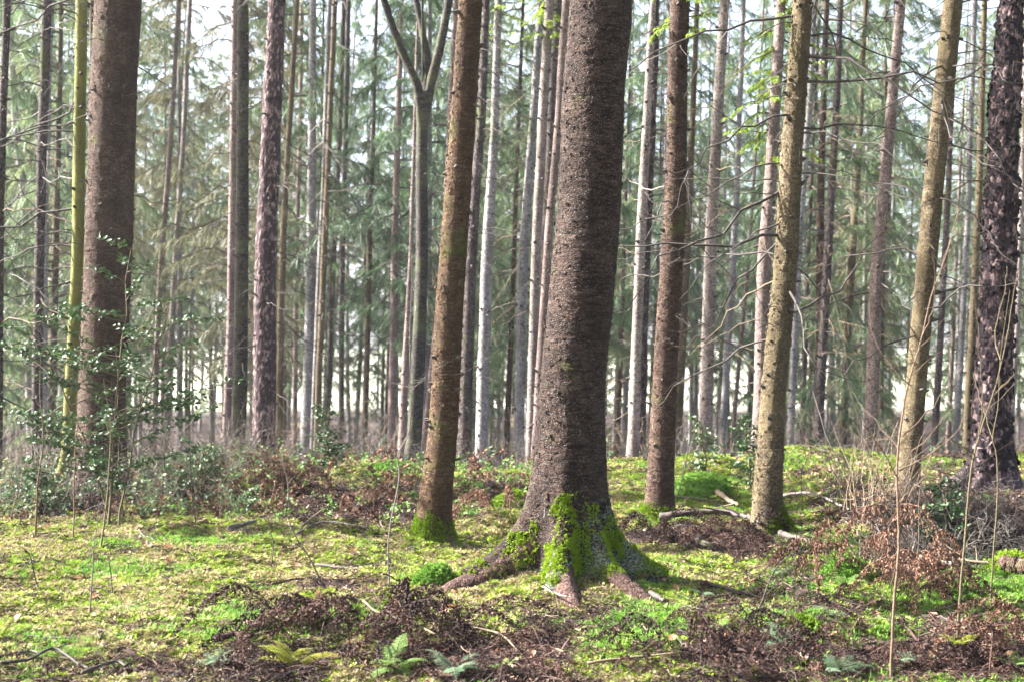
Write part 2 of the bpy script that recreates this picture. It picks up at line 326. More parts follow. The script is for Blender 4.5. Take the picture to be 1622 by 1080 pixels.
M['leaf_dead'] = leafmat('leaf_dead', [(.05, (.13, .055, .026)), (.4, (.24, .12, .065)), (.7, (.34, .22, .155)), (1., (.46, .38, .34))], .5, .2, .35)
M['bracken'] = leafmat('bracken', [(.1, (.014, .009, .009)), (.45, (.036, .021, .018)), (.8, (.085, .047, .035)), (1., (.17, .10, .068))], .65, .15, .12)
M['bracken_red'] = leafmat('bracken_red', [(.1, (.04, .021, .015)), (.45, (.095, .050, .033)), (.8, (.18, .10, .063)), (1., (.28, .17, .11))], .65, .2, .15)
M['fern_yellow'] = leafmat('fern_yellow', [(.1, (.10, .13, .010)), (.5, (.17, .20, .016)), (.9, (.28, .26, .025))], .5, .35, .3)
M['fern_blue'] = leafmat('fern_blue', [(.1, (.055, .10, .05)), (.5, (.10, .155, .085)), (.9, (.19, .245, .16))], .5, .3, .3)
M['fern_green'] = leafmat('fern_green', [(.1, (.07, .15, .025)), (.5, (.13, .23, .05)), (.9, (.24, .31, .10))], .5, .35, .3)
M['holly'] = leafmat('holly_leaf', [(.1, (.026, .052, .020)), (.5, (.052, .092, .034)), (.9, (.14, .19, .095))], .55, .2, .35)
M['bramble'] = leafmat('bramble_leaf', [(.1, (.045, .085, .045)), (.5, (.09, .14, .07)), (.8, (.16, .19, .085)), (1., (.30, .28, .09))], .58, .25, .3)

# ================================================================ the forest floor
def spaced(a0, a1, step, lo, hi, grow=1.18):
    mid = np.arange(a0, a1 + step / 2, step); out = [mid]; s = step; v = a1; up = []
    while v < hi: s *= grow; v += s; up.append(v)
    s = step; v = a0; dn = []
    while v > lo: s *= grow; v -= s; dn.append(v)
    return np.concatenate([dn[::-1], mid, up])
def build_ground():
    xs = spaced(-6.2, 6.2, .034, -600, 600, 1.12); ys = spaced(6.6, 18.0, .036, -40, 900, 1.10)
    X, Y = np.meshgrid(xs, ys); x = X.ravel(); y = Y.ravel(); z = gz(x, y)
    L, G = ground_masks(x, y); near = (1 - sm(20, 30, y)) * (1 - sm(8, 14, np.abs(x)))
    z = z + near * (.044 * fbm(x * 4.5, y * 4.5, o=2, seed=61) + .018 * fbm(x * 13, y * 13, o=2, seed=71) * (1 + .8 * L))
    nx = len(xs); ny = len(ys); i = np.arange(ny - 1)[:, None] * nx; j = np.arange(nx - 1)[None]
    F = np.stack([i + j, i + j + 1, i + nx + j + 1, i + nx + j], -1).reshape(-1, 4)
    m, t, b, out = newmat('forest_floor'); v = coords(t, (1, 1, 1))
    al = t.nodes.new('ShaderNodeAttribute'); al.attribute_name = 'litter'; ag = t.nodes.new('ShaderNodeAttribute'); ag.attribute_name = 'lush'
    n1 = noise(t, v, 9, 5, .7); n2 = noise(t, v, 45, 4, .7); n3 = noise(t, v, 160, 3, .7)
    moss = ramp(t, mth(t, 'ADD', mth(t, 'MULTIPLY', n1, .5), mth(t, 'MULTIPLY', n2, .5)), [(.32, (.04, .038, .012)), (.5, (.11, .10, .034)), (.66, (.23, .185, .09))])
    grn = ramp(t, n2, [(.3, (.03, .055, .010)), (.7, (.09, .15, .03))])
    lit = ramp(t, mth(t, 'ADD', mth(t, 'MULTIPLY', n2, .6), mth(t, 'MULTIPLY', n3, .4)), [(.32, (.010, .007, .007)), (.5, (.038, .024, .021)), (.68, (.11, .07, .057))])
    c = mixc(t, ramp(t, ag.outputs['Fac'], [(.3, 0.0), (.55, 1.0)]), moss, grn)
    c = mixc(t, ramp(t, mth(t, 'ADD', al.outputs['Fac'], mth(t, 'MULTIPLY', mth(t, 'SUBTRACT', n2, .5), .5)), [(.3, 0.0), (.5, 1.0)]), c, lit)
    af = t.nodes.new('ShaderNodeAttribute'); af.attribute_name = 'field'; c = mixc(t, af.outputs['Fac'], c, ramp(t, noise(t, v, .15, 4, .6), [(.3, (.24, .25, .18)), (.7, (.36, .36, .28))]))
    t.links.new(c, b.inputs['Base Color']); b.inputs['Roughness'].default_value = .9; b.inputs['Specular IOR Level'].default_value = .15
    bump(t, b, mth(t, 'ADD', mth(t, 'MULTIPLY', n2, .7), mth(t, 'MULTIPLY', n3, .5)), 1.0, .03)
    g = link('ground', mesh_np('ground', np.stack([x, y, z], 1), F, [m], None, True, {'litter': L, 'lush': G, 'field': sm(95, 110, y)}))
    tag(g, 'mossy forest floor with patches of brown litter', None, None, 'structure')
build_ground()

# ---------------------------------------------------------------- small plants of the floor (scatter sources)
def tuft(n, h, w, spread, lean, rng):
    """n short bent blades round a point; each blade two quads tapering"""
    V = []; F = []
    for i in range(n):
        a = rng.random() * 6.283; r = spread * math.sqrt(rng.random()); hh = h * (.55 + .7 * rng.random()); ww = w * (.7 + .6 * rng.random())
        base = np.array([r * math.cos(a), r * math.sin(a), -.004]); d = np.array([math.cos(a + rng.normal() * .6), math.sin(a + rng.normal() * .6), 0]); s = np.array([-d[1], d[0], 0])
        l1 = lean * (.4 + rng.random()); p1 = base + np.array([0, 0, hh * .6]) + d * hh * l1 * .35; p2 = base + np.array([0, 0, hh * (1 - .3 * l1)]) + d * hh * l1
        k = len(V); V += [base - s * ww, base + s * ww, p1 + s * ww * .8, p1 - s * ww * .8, p2]; F += [(k, k + 1, k + 2), (k, k + 2, k + 3), (k + 3, k + 2, k + 4)]
    return np.array(V), np.array(F)
def feather_moss(n, rng, L=.035):
    """flat feathery moss shoots: a stem and short side leaflets"""
    V = []; F = []
    for i in range(n):
        a = rng.random() * 6.283; r = .03 * math.sqrt(rng.random()); o = np.array([r * math.cos(a), r * math.sin(a), 0]); b = rng.random() * 6.283; el = .3 + .6 * rng.random()
        d = np.array([math.cos(b) * math.cos(el), math.sin(b) * math.cos(el), math.sin(el)]); s = np.array([-math.sin(b), math.cos(b), 0]); l = L * (.6 + .8 * rng.random())
        for q in range(4):
            t = .2 + .22 * q; c = o + d * l * t; ll = l * .42 * (1 - .5 * t)
            for sg in (-1, 1):
                k = len(V); e = c + s * sg * ll + d * ll * .6 + np.array([0, 0, ll * .15 * rng.normal()]); V += [c - d * .0035, c + d * .0045, e]; F += [(k, k + 1, k + 2)]
        k = len(V); V += [o - s * .0025, o + s * .0025, o + d * l]; F += [(k, k + 1, k + 2)]
    return np.array(V), np.array(F)
def curled_leaf(l, wd, rng, curl=.5, serr=False):
    n = 5; t = np.linspace(0, 1, n); wv = wd * np.sin(np.pi * (t * .9 + .06)) ** .8; x = (t - .5) * l
    zc = curl * l * (t - .5) ** 2 * (1 + rng.normal() * .4) ; V = []
    fold = wd * (.3 + .5 * rng.random())
    for i in range(n): V += [(x[i], -wv[i], zc[i] + fold * (wv[i] / wd) ** 2 + rng.normal() * .06 * wd), (x[i], 0, zc[i]), (x[i], wv[i], zc[i] + fold * (wv[i] / wd) ** 2 + rng.normal() * .06 * wd)]
    F = []
    for i in range(n - 1):
        k = 3 * i; F += [(k, k + 1, k + 4, k + 3), (k + 1, k + 2, k + 5, k + 4)]
    return np.array(V, float), np.array(F)
def src(name, parts, mats, smooth=False):
    b = MB()
    for V, F, m in parts: b.add(V, F, m)
    return source(name, b.mesh(name, mats, smooth))
rng = np.random.default_rng(5)
S_straw = [src('moss_shoots', [(*feather_moss(9, rng), 0)], [M['moss_straw']]) for _ in range(3)]
S_yel = [src('moss_shoots_yellow', [(*feather_moss(9, rng), 0)], [M['moss_yellow']]) for _ in range(3)]
S_grn = [src('moss_tuft_green', [(*tuft(16, .045, .0035, .03, .7, rng), 0)], [M['moss_green']]) for _ in range(3)]
def litter_bits(rng, n=8):
    P = []
    for i in range(n):
        V, F = curled_leaf(.014 + .022 * rng.random(), .002 + .0045 * rng.random(), rng, .6); e = np.array(Euler((rng.normal() * .5, rng.normal() * .5, rng.random() * 6.28)).to_matrix())
        P.append((V @ e.T + rng.normal(size=3) * [.035, .035, .008] + [0, 0, .012], F, 0))
    for i in range(5):
        a = rng.random() * 6.28; l = .05 + .08 * rng.random(); c = rng.normal(size=3) * [.03, .03, .006] + [0, 0, .014]; d = np.array([math.cos(a), math.sin(a), rng.normal() * .25])
        P.append((*tube([c - d * l / 2, c + rng.normal(size=3) * .004, c + d * l / 2], [.0018, .002, .0012], 3), 0))
    return P
S_lit = [src('litter_bits', litter_bits(rng), [M['litter']]) for _ in range(4)]
S_leaf = [src('dead_leaf_bits', [(*curled_leaf(.055, .017, rng, .7), 0)], [M['leaf_dead']]) for _ in range(4)]

def area_points(n, x0, x1, y0, y1, rng, power=1.0):
    """random spots over the floor, denser near the front"""
    u = rng.random(n); y = y0 + (y1 - y0) * u ** power; x = (x0 + (x1 - x0) * rng.random(n))
    keep = np.abs(x) < .375 * y + .6
    return x[keep], y[keep]
def cover(name, n, dens, S, label, cat, y1=17.5, scl=(.4, .9), lift=0., tilt=.25, power=1.25, seed=0, y0=6.7):
    r = np.random.default_rng(seed); x, y = area_points(n, -7.2, 7.2, y0, y1, r, power); L, G = ground_masks(x, y)
    k = r.random(len(x)) < dens(L, G, x, y); x = x[k]; y = y[k]; nn = len(x)
    z = gz(x, y) + .044 * fbm(x * 4.5, y * 4.5, o=2, seed=61) + .018 * fbm(x * 13, y * 13, o=2, seed=71) * (1 + .8 * L[k]) + lift
    rot = np.stack([r.normal(size=nn) * tilt, r.normal(size=nn) * tilt, r.random(nn) * 6.283], 1); s = scl[0] + (scl[1] - scl[0]) * r.random(nn)
    return scatter(name, np.stack([x, y, z], 1), rot, s * (.8 + .02 * y), r.integers(0, len(S), nn), S, label, None, cat)
cl = lambda a: np.clip(a, 0, 1)
cover('straw_moss', 340000, lambda L, G, x, y: cl((1 - L * 1.9) * (1 - G * 1.2)) * cl(.95 - .5 * sm(.5, 3, x)) * (.45 + .55 * sm(-.25, .35, fbm(x * 3, y * 3, o=3, seed=81))), S_straw, 'straw coloured feathery moss carpeting the clearing', 'moss', seed=1)
cover('yellow_green_moss', 230000, lambda L, G, x, y: cl((1.05 - L * 1.7) * (1 - G * .7)) * (.2 + .7 * sm(.3, -.3, fbm(x * 3, y * 3, o=3, seed=81)) + .25 * sm(0, 2, x)), S_yel, 'yellow-green feathery moss between the straw coloured patches', 'moss', seed=2)
cover('green_moss', 150000, lambda L, G, x, y: cl(G * 1.7 - .25) * cl(1.25 - L * 1.2), S_grn, 'lush green moss in dense cushions and patches', 'moss', seed=3, scl=(.5, 1.0))
cover('needle_litter', 60000, lambda L, G, x, y: cl(L * 1.5 - .15) + .10, S_lit, 'dark brown needle and twig litter on the forest floor', 'litter', seed=4, scl=(.7, 1.4))
cover('leaf_litter', 34000, lambda L, G, x, y: cl(L * 1.2 - .25) * (.15 + .4 * sm(11.5, 13.5, y)) + .02 + .8 * sm(2.6, 3.4, x) * sm(11.5, 12.3, y) * (1 - sm(15, 17, y)), S_leaf, 'pale and rusty dead leaves strewn over the litter', 'litter', seed=6, scl=(.7, 1.5), tilt=.6, y1=18.5, lift=.012)

# ================================================================ trees: crowns and dead branches
def crown_mesh(name, H, rmax, nb, rng, mats, taper=.75, tw=26, shape=.35, tl=1.):
    """drooping conifer crown: wooden branches (slot 1) hung with needle sprays (slot 0)"""
    b = MB(); BP, BD, BL = [], [], []
    for i in range(nb):
        h = H * (i + rng.random()) / nb; a = rng.random() * 6.283; f = h / H
        l = rmax * (.25 + .75 * (1 - f) ** taper) * (.55 + .6 * rng.random()) * min(1., shape + f * 4)
        ca, sa = math.cos(a), math.sin(a); t = np.linspace(0, 1, 7); dr = .25 + .35 * rng.random(); up = .25 * rng.random()
        P = np.stack([ca * l * t, sa * l * t, h + l * (up * t - (dr + up) * t ** 2 + .18 * t ** 4)], 1)
        P[1:-1] += rng.normal(size=(5, 3)) * .03 * l
        b.tube(P, np.linspace(.016, .004, 7) * (.6 + l * .3), 3, 1)
        n = int(tw * (.5 + l / rmax)); tt = .12 + .88 * rng.random(n) ** .8; k = np.minimum((tt * 6).astype(int), 5); fr = (tt * 6 - k)[:, None]
        base = P[k] * (1 - fr) + P[k + 1] * fr; fw = P[k + 1] - P[k]; fw /= np.linalg.norm(fw, axis=1)[:, None]
        sd_ = np.array([-sa, ca, 0]) * np.where(rng.random(n) < .5, -1, 1)[:, None]
        D = fw * (.45 + .4 * rng.random((n, 1))) + sd_ * (.35 + .6 * rng.random((n, 1))) + np.array([0, 0, -1]) * (.12 + .62 * rng.random((n, 1)))
        D /= np.linalg.norm(D, axis=1)[:, None]; BP.append(base); BD.append(D); BL.append((.14 + .42 * (1 - tt * .7) * rng.random(n)) * (.6 + .4 * l) * tl)
    base = np.concatenate(BP); D = np.concatenate(BD); Ln = np.concatenate(BL); n = len(base)
    S = np.cross(D, rng.normal(size=(n, 3))); S /= np.linalg.norm(S, axis=1)[:, None]; wv = (.006 + .007 * rng.random(n))[:, None]
    mid = base + D * Ln[:, None] * .5; tip = base + D * Ln[:, None] + np.array([0, 0, -.2]) * Ln[:, None]
    V = np.stack([base - S * wv * .6, base + S * wv * .6, mid + S * wv, mid - S * wv, tip], 1).reshape(-1, 3); o = np.arange(n)[:, None] * 5
    b.add(V, np.concatenate([o + [0, 1, 2], o + [0, 2, 3], o + [3, 2, 4]]), 0)
    for q in range(8):                                       # side sprigs along each spray
        u = (.10 + .105 * q + .05 * rng.random(n))[:, None]; c = np.where(u < .5, base + (mid - base) * u * 2, mid + (tip - mid) * (u - .5) * 2)
        E = S * (1 if q % 2 else -1) * .8 + D * .55 + np.array([0, 0, -.18]) + rng.normal(size=(n, 3)) * .25; E /= np.linalg.norm(E, axis=1)[:, None]
        ll = (Ln * (.22 + .25 * rng.random(n)) * (1.1 - u[:, 0] * .6))[:, None]; ww = .005 + .004 * rng.random((n, 1))
        V = np.stack([c - D * ww, c + D * ww, c + E * ll], 1).reshape(-1, 3); o = np.arange(n)[:, None] * 3
        b.add(V, o + [0, 1, 2], 0)
    return b.mesh(name, mats)
def dead_branch(rng, n=9, subs=5, k=5):
    """one bare dead branch along +X, one metre long"""
    b = MB(); t = np.linspace(0, 1, n); up = rng.normal() * .22; P = np.stack([t, np.cumsum(rng.normal(size=n)) * .02, -.22 * t ** 2 * (1 + rng.random()) + up * t + .15 * rng.random() * t ** 4], 1); P[0, 1] = 0
    P[1:] += rng.normal(size=(n - 1, 3)) * .010; r0 = .0062; r = r0 * (1 - .8 * t); b.tube(P, r, k)
    for s in range(subs):
        i = rng.integers(2, n - 1); l = (.15 + .4 * rng.random()) * (1 - t[i] * .4); sg = 1 if rng.random() < .5 else -1; m = 5; u = np.linspace(0, 1, m)[:, None]
        d = np.array([.6 + .3 * rng.random(), sg * (.35 + .5 * rng.random()), rng.normal() * .3 - .1]); d /= np.linalg.norm(d)
        Q = P[i] + d * l * u + np.array([0, 0, -.15]) * l * u ** 2; Q[1:] += rng.normal(size=(m - 1, 3)) * .012
        b.tube(Q, r[i] * .6 * (1 - .7 * u[:, 0]), 3)
    return b
rng = np.random.default_rng(21)
BR = {}
_protos = [dead_branch(rng, 10, s) for s in (0, 2, 3, 4, 6, 8, 5, 3)]
for kk in ('twig_dark', 'twig_tan', 'twig_grey'): BR[kk] = [p.mesh('branch', [M[kk]], True) for p in _protos]
def skirt_mesh(name, H, rmax, nb, rng, mat):
    b = MB()
    for i in range(nb):
        p = dead_branch(rng, 7, 10, 3); h = H * rng.random(); a = rng.random() * 6.283; s = rmax * (.4 + .7 * rng.random()); e = np.array(Euler((0, .25 * rng.random(), a)).to_matrix())
        for V, F in zip(p.V, p.F4): b.add((V * [s, s, s]) @ e.T + [0, 0, h], F - F.min(), 0)
    return b.mesh(name, [mat])
rng = np.random.default_rng(22)
CR_green = [crown_mesh('crown', 11, 2.3, 78, rng, [M['needle_far'], M['twig_grey']], tw=40) for _ in range(4)]
CR_olive = [crown_mesh('crown', 11, 2.1, 66, rng, [M['needle_olive'], M['twig_tan']], tw=38) for _ in range(2)]
CR_high = [crown_mesh('crown', 7, 1.7, 40, rng, [M['needle_far'], M['twig_dark']], tw=14) for _ in range(2)]
CR_fresh = [crown_mesh('shoots', 1.6, .75, 16, rng, [M['needle_fresh'], M['twig_dark']], taper=.2, tw=40, shape=1., tl=.35) for _ in range(2)]
SK = [skirt_mesh('dead_branches', 6, 1.7, 48, rng, M[k]) for k in ('twig_grey', 'twig_tan', 'twig_tan', 'twig_dark')]

# ---------------------------------------------------------------- trunks
def flake(V, th, h, Rr, kind, seed):
    """radial relief of the bark, and where its cracks and plates lie"""
    x, y, z = V[:, 0], V[:, 1], V[:, 2]
    if kind == 'pine':
        wx = x + .015 * vnoise(x * 18, y * 18, z * 10, seed=seed); wz = z + .05 * vnoise(x * 11, y * 11, z * 9, seed=seed + 2); d1, d2, cid = worley(wx * 30, y * 30, wz * 17, seed)
        e = np.clip((d2 - d1) * 3.0, 0, 1); return .009 * sm(.05, .4, e) + .007 * cid ** 2 * e + .012 * fbm(x * 16, y * 16, z * 10, 3, seed) + .016 * fbm(x * 5, y * 5, z * 3, 2, seed + 1), e, cid
    d1, d2, cid = worley(x * 30, y * 30, z * 52, seed); e = np.clip((d2 - d1) * 2.5, 0, 1)
    amp = 1.0 if kind == 'main' else .5
    d = amp * (.0022 * e + .0026 * cid * e + .004 * fbm(x * 20, y * 20, z * 40, 3, seed) + .009 * fbm(x * 3, y * 3, z * 2.0, 2, seed + 5))
    return d, e, cid
def surface(name, P, Rad, nside, mat, lobes=(), flare=(0.35, .16), relief=None, seed=0, knots=0):
    """a trunk: rings round an axis P with radii Rad; lobes are root buttresses (angle, reach, width, height)"""
    n = len(P); th = np.arange(nside) * 2 * math.pi / nside; h = P[:, 2]
    TH, Hh = np.meshgrid(th, h); RR = np.repeat(Rad[:, None], nside, 1)
    hp = np.maximum(Hh, 0); r = RR * (1 + flare[0] * np.exp(-hp / flare[1]))
    for (a, reach, wd, hh) in lobes:
        da = np.angle(np.exp(1j * (TH - a))); r = r + reach * np.exp(-(da / wd) ** 2) * np.exp(-hp / hh)
    r = r * (1 + .035 * vnoise(np.cos(TH) * 1.3 + seed, np.sin(TH) * 1.3, Hh * .7, seed))
    C = np.repeat(P[:, None, :], nside, 1); V = np.stack([C[..., 0] + r * np.cos(TH), C[..., 1] + r * np.sin(TH), C[..., 2]], -1).reshape(-1, 3)
    attrs = {}
    if relief:
        d, e, cid = flake(V + seed * 3.7, TH.ravel(), Hh.ravel(), RR.ravel(), relief, seed)
        attrs = {'crack': e, 'cell': cid}
    else: d = .0
    kn = np.zeros(len(V)); rk = np.random.default_rng(seed + 99)
    for q in range(knots):                                    # swollen whorl knots
        hq = .5 + (h[-1] * .6 - .5) * rk.random(); aq = rk.random() * 6.283
        kn += .014 * np.exp(-((Hh.ravel() - hq) / .022) ** 2 - (np.angle(np.exp(1j * (TH.ravel() - aq))) * RR.ravel() / .022) ** 2)
    d = d + kn; V[:, 0] += d * np.cos(TH.ravel()); V[:, 1] += d * np.sin(TH.ravel())
    i = np.arange(n - 1)[:, None] * nside; j = np.arange(nside)[None]; j2 = (j + 1) % nside
    F = np.stack([i + j, i + j2, i + nside + j2, i + nside + j], -1).reshape(-1, 4)
    return mesh_np(name, V, F, [mat], None, True, attrs), V, TH.ravel(), Hh.ravel()
def moss_on(parent, me, V, prob, n, size, mat, rng, name='moss'):
    parent = next((c for c in parent.children if c.data is me), parent)
    nrm = np.empty(len(V) * 3, np.float32); me.vertices.foreach_get('normal', nrm); nrm = nrm.reshape(-1, 3)
    k = rng.choice(len(V), n, p=prob / prob.sum()); N = nrm[k]; b = V[k] + rng.normal(size=(n, 3)) * size * .35 + N * (np.clip(fbm(V[k][:, 0] * 26, V[k][:, 1] * 26, V[k][:, 2] * 26, 2, 6), -.3, 1) * size * 1.1)[:, None]; MBx = MB()
    for q in range(4):
        E = N * .8 + rng.normal(size=(n, 3)) * .55 + np.array([0, 0, -.15]); E /= np.linalg.norm(E, axis=1)[:, None]; S = np.cross(E, rng.normal(size=(n, 3))); S /= np.linalg.norm(S, axis=1)[:, None] + 1e-6
        l = size * (.5 + .9 * rng.random((n, 1))); ww = size * .22; VV = np.stack([b - S * ww, b + S * ww, b + E * l * .6 + S * ww * .8, b + E * l], 1).reshape(-1, 3); o = np.arange(n)[:, None] * 4
        MBx.add(VV, np.concatenate([o + [0, 1, 2], o + [0, 2, 3]]))
    ob = link(name, MBx.mesh(name, [mat]), parent); ob['kind'] = 'stuff'; return ob
def scales_on(parent, me, V, Hh, n, size, mat, rng, h0=.35, hmax=99., lift=.35):
    """loose scales of bark lifting from the trunk, lower edge proud"""
    parent = next((c for c in parent.children if c.data is me), parent); nrm = np.empty(len(V) * 3, np.float32); me.vertices.foreach_get('normal', nrm); nrm = nrm.reshape(-1, 3)
    ok = np.nonzero((Hh > h0) & (Hh < hmax))[0]; k = rng.choice(ok, n); N = nrm[k]; N = N / np.linalg.norm(N, axis=1)[:, None]; c = V[k] + rng.normal(size=(n, 3)) * .01; c = c - N * .001
    U = np.array([0, 0, 1.]) - N * N[:, 2:3]; U /= np.linalg.norm(U, axis=1)[:, None]; a = rng.normal(size=(n, 1)) * .5; S = np.cross(N, U); U, S = U * np.cos(a) + S * np.sin(a), S * np.cos(a) - U * np.sin(a)
    w = size * (.35 + .5 * rng.random((n, 1))); h = size * (.3 + .6 * rng.random((n, 1))) * .75; lf = lift * h * (.3 + rng.random((n, 1))); j = lambda s: 1 + .35 * rng.normal(size=(n, 1)) * s
    VV = np.stack([c + U * h * j(1) - S * w * .6, c + U * h * j(1) + S * w * .7, c + S * w * j(1) + N * lf * .6, c - U * h * j(1) + S * w * .5 * j(1) + N * lf, c - U * h * j(1) - S * w * .5 * j(1) + N * lf * j(.6), c - S * w * j(1) + N * lf * .6], 1).reshape(-1, 3); o = np.arange(n)[:, None] * 6
    ob = link('bark_scale', mesh_np('bark_scale', VV, [np.concatenate([o + [0, 5, 2, 1], o + [5, 4, 3, 2]])], [mat]), parent); ob['kind'] = 'stuff'
NT = [0]
def tree(pts, d, mat, label, name='spruce_tree', nb=10, bl=(.4, 1.2), bmat='twig_dark', nside=20, nh=46, relief=None, lobes=(), flare=(.3, .15), crown=True, knots=0, top=None, cat='tree', bz=(.6, 99), group=None, skirt=None, side=None, stubs=True):
    """pts: (px, py, width px) from the foot upwards, as seen in the photograph; d: distance or None to stand on the floor at the foot"""
    NT[0] += 1; seed = NT[0]; rng = np.random.default_rng(seed * 13 + 1)
    if d is None: d = on_ground(pts[0][0], pts[0][1]).y
    W = np.array([[*at(px, py, d), wd * d / FPX / 2] for px, py, wd in pts])
    zs = W[:, 2]; sl = (W[1, 0] - W[0, 0]) / (W[1, 2] - W[0, 2]); st_ = (W[-1, 0] - W[-2, 0]) / (W[-1, 2] - W[-2, 2]); tp = (W[-1, 3] - W[0, 3]) / (W[-1, 2] - W[0, 2])
    bx = W[0, 0]; bz0 = gz1(bx, d); bx += sl * (bz0 - zs[0]); bz0 = gz1(bx, d)
    H = top or (EYE + CY * d / FPX) * 1.25 + 7.0
    z1 = np.concatenate([[bz0 - .35], zs[zs > bz0 + .05], [H * .7, H]]); below = W[zs > bz0 + .05]
    x1 = np.concatenate([[bx - sl * .35], below[:, 0], [below[-1, 0] + st_ * .7 * (H * .7 - zs[-1]), below[-1, 0] + st_ * .6 * (H - zs[-1])]])
    r1 = np.concatenate([[W[0, 3]], below[:, 3], [max(below[-1, 3] + tp * .8 * (H * .7 - zs[-1]), below[-1, 3] * .5), below[-1, 3] * .2]])
    zz = np.concatenate([np.linspace(bz0 - .3, bz0 + .7, max(6, nh // 4)), np.linspace(bz0 + .7, EYE + CY * d / FPX + .8, int(nh * .75))[1:], np.linspace(EYE + CY * d / FPX + .8, H, 10)[1:]])
    xx = np.interp(zz, z1, x1); rr = np.interp(zz, z1, r1)
    ks = max(3, nh // 9) | 1; ker = np.ones(ks) / ks; pad = lambda a: np.convolve(np.concatenate([np.full(ks // 2, a[0]) + (np.arange(-(ks // 2), 0)) * (a[1] - a[0]), a, np.full(ks // 2, a[-1])]), ker, 'valid')
    xx = pad(xx) + .012 * fbm(zz * .9, zz * 0 + seed, o=2, seed=seed); yy = .03 * fbm(zz * .35 + 4, zz * 0 + seed * 2., o=2, seed=seed + 3)
    P = np.stack([xx - bx, yy, zz - bz0], 1)
    e = bpy.data.objects.new(name, None); COL.objects.link(e); e.location = (bx, d, bz0); e.empty_display_size = .2
    tag(e, label, cat, group)
    me, V, TH, Hh = surface('trunk', P, rr, nside, mat, lobes, flare, relief, seed, knots)
    trunk_o = link('trunk', me, e)
    ztop = EYE + CY * d / FPX + 1.0 - bz0
    nb = int(nb * 2.0) if nb > 8 else nb
    for i in range(nb):
        z = max(bz[0], .3) + (min(ztop, bz[1]) - max(bz[0], .3)) * (i + rng.random()) / nb; cx_ = np.interp(z, P[:, 2], P[:, 0]); rc = np.interp(z, P[:, 2], rr)
        a = rng.random() * 6.283 if side is None else side[0] + (rng.random() - .5) * side[1]
        if side is None and rng.random() < .5: a = (0 if rng.random() < .5 else math.pi) + rng.normal() * .5
        l = bl[0] + (bl[1] - bl[0]) * rng.random() ** 1.5
        th = 1.0 + .5 * rng.random(); bmx = bmat if rng.random() < (.93 if relief else .75) else ('twig_tan' if rng.random() < .5 else 'twig_grey')
        link('branch', BR[bmx][rng.integers(8)], e, (cx_ + math.cos(a) * rc * .8, math.sin(a) * rc * .8, z), (rng.normal() * .8, rng.normal() * .22 + .08, a), (l, l * th, l * th))
    if stubs:
        SB = MB(); nw = int(ztop / .32)
        for i in range(nw):
            zq = .7 + (ztop - .7) * (i + .3 * rng.random()) / nw
            for q in range(rng.integers(1, 5)):
                z = zq + rng.normal() * .05; a = rng.random() * 6.283; rc = np.interp(z, P[:, 2], rr); dv = np.array([math.cos(a), math.sin(a), .1 + rng.normal() * .3]); ll = .02 + .05 * rng.random() ** 2; c = np.array([np.interp(z, P[:, 2], P[:, 0]), np.interp(z, P[:, 2], P[:, 1]), z]) + dv * [rc, rc, 0]
                rb = .010 + .009 * rng.random(); SB.tube([c - dv * .01, c + dv * ll * .5, c + dv * ll], [rb * 1.5, rb, rb * .5], 6)
        link('branch_stub', SB.mesh('branch_stub', [M['twig_dark']], True), trunk_o)['kind'] = 'stuff'
    if crown:
        hb = ztop + 1.5; link('crown', CR_high[seed % 2], e, (np.interp(hb, P[:, 2], P[:, 0]), 0, hb), (0, 0, rng.random() * 6), (1, 1, max(.6, (H - bz0 - hb) / 7)))
    if skirt is not None:
        link('dead_branches', SK[skirt[0]], e, (np.interp(skirt[1] + 2, P[:, 2], P[:, 0]), 0, skirt[1]), (0, 0, rng.random() * 6), (skirt[2], skirt[2], skirt[3]))['kind'] = 'stuff'
    return e, me, V, TH, Hh, P, rr
pi = math.pi

# ---------------------------------------------------------------- the big spruce in the middle
T, me, V, TH, Hh, P, rr = tree([(897, 925, 112), (900, 800, 112), (903, 740, 109), (908, 600, 102), (929, 400, 101), (941, 200, 99), (952, 0, 97)], 9.75, M['main'],
    'thick dark red-brown spruce with mossy spreading roots standing in the clearing', nb=2, bl=(.1, .25), nside=200, nh=560, relief='main', stubs=False,
    lobes=[(pi + .22, .42, .30, .20), (-pi / 2 - .12, .32, .26, .22), (-.95, .26, .24, .22), (-.30, .40, .28, .19), (.9, .25, .35, .15), (2.2, .25, .35, .15)], flare=(.20, .22), bz=(2.0, 4.0))
rng = np.random.default_rng(77)
scales_on(T, me, V, Hh, 6000, .019, M['main'], rng, .3, 4.6, .12)
def root(tree_, path, rad, label=None, k=26, n=60, mat='root'):
    base = tree_.location; Pw = bez(path, n); g = gz(Pw[:, 0] + base.x, Pw[:, 1] + base.y) - base.z; Pw[:, 2] += g
    r = np.interp(np.linspace(0, 1, n), np.linspace(0, 1, len(rad)), rad); V, F = tube(Pw, r, k); c = np.repeat(Pw, k, 0); N = (V - c) / np.repeat(r, k)[:, None]
    d1, d2, cid = worley(V[:, 0] * 38, V[:, 1] * 38, V[:, 2] * 38, 4)
    V = V + N * (.010 * fbm(V[:, 0] * 14, V[:, 1] * 14, V[:, 2] * 14, 3, 8) + .005 * np.clip((d2 - d1) * 2.5, 0, 1) + .018 * fbm(V[:, 0] * 4, V[:, 1] * 4, V[:, 2] * 4, 2, 3))[:, None]
    m_ = mesh_np('root', V, F, [M[mat]], None, True); o = link('root', m_, tree_)
    return o, m_, V
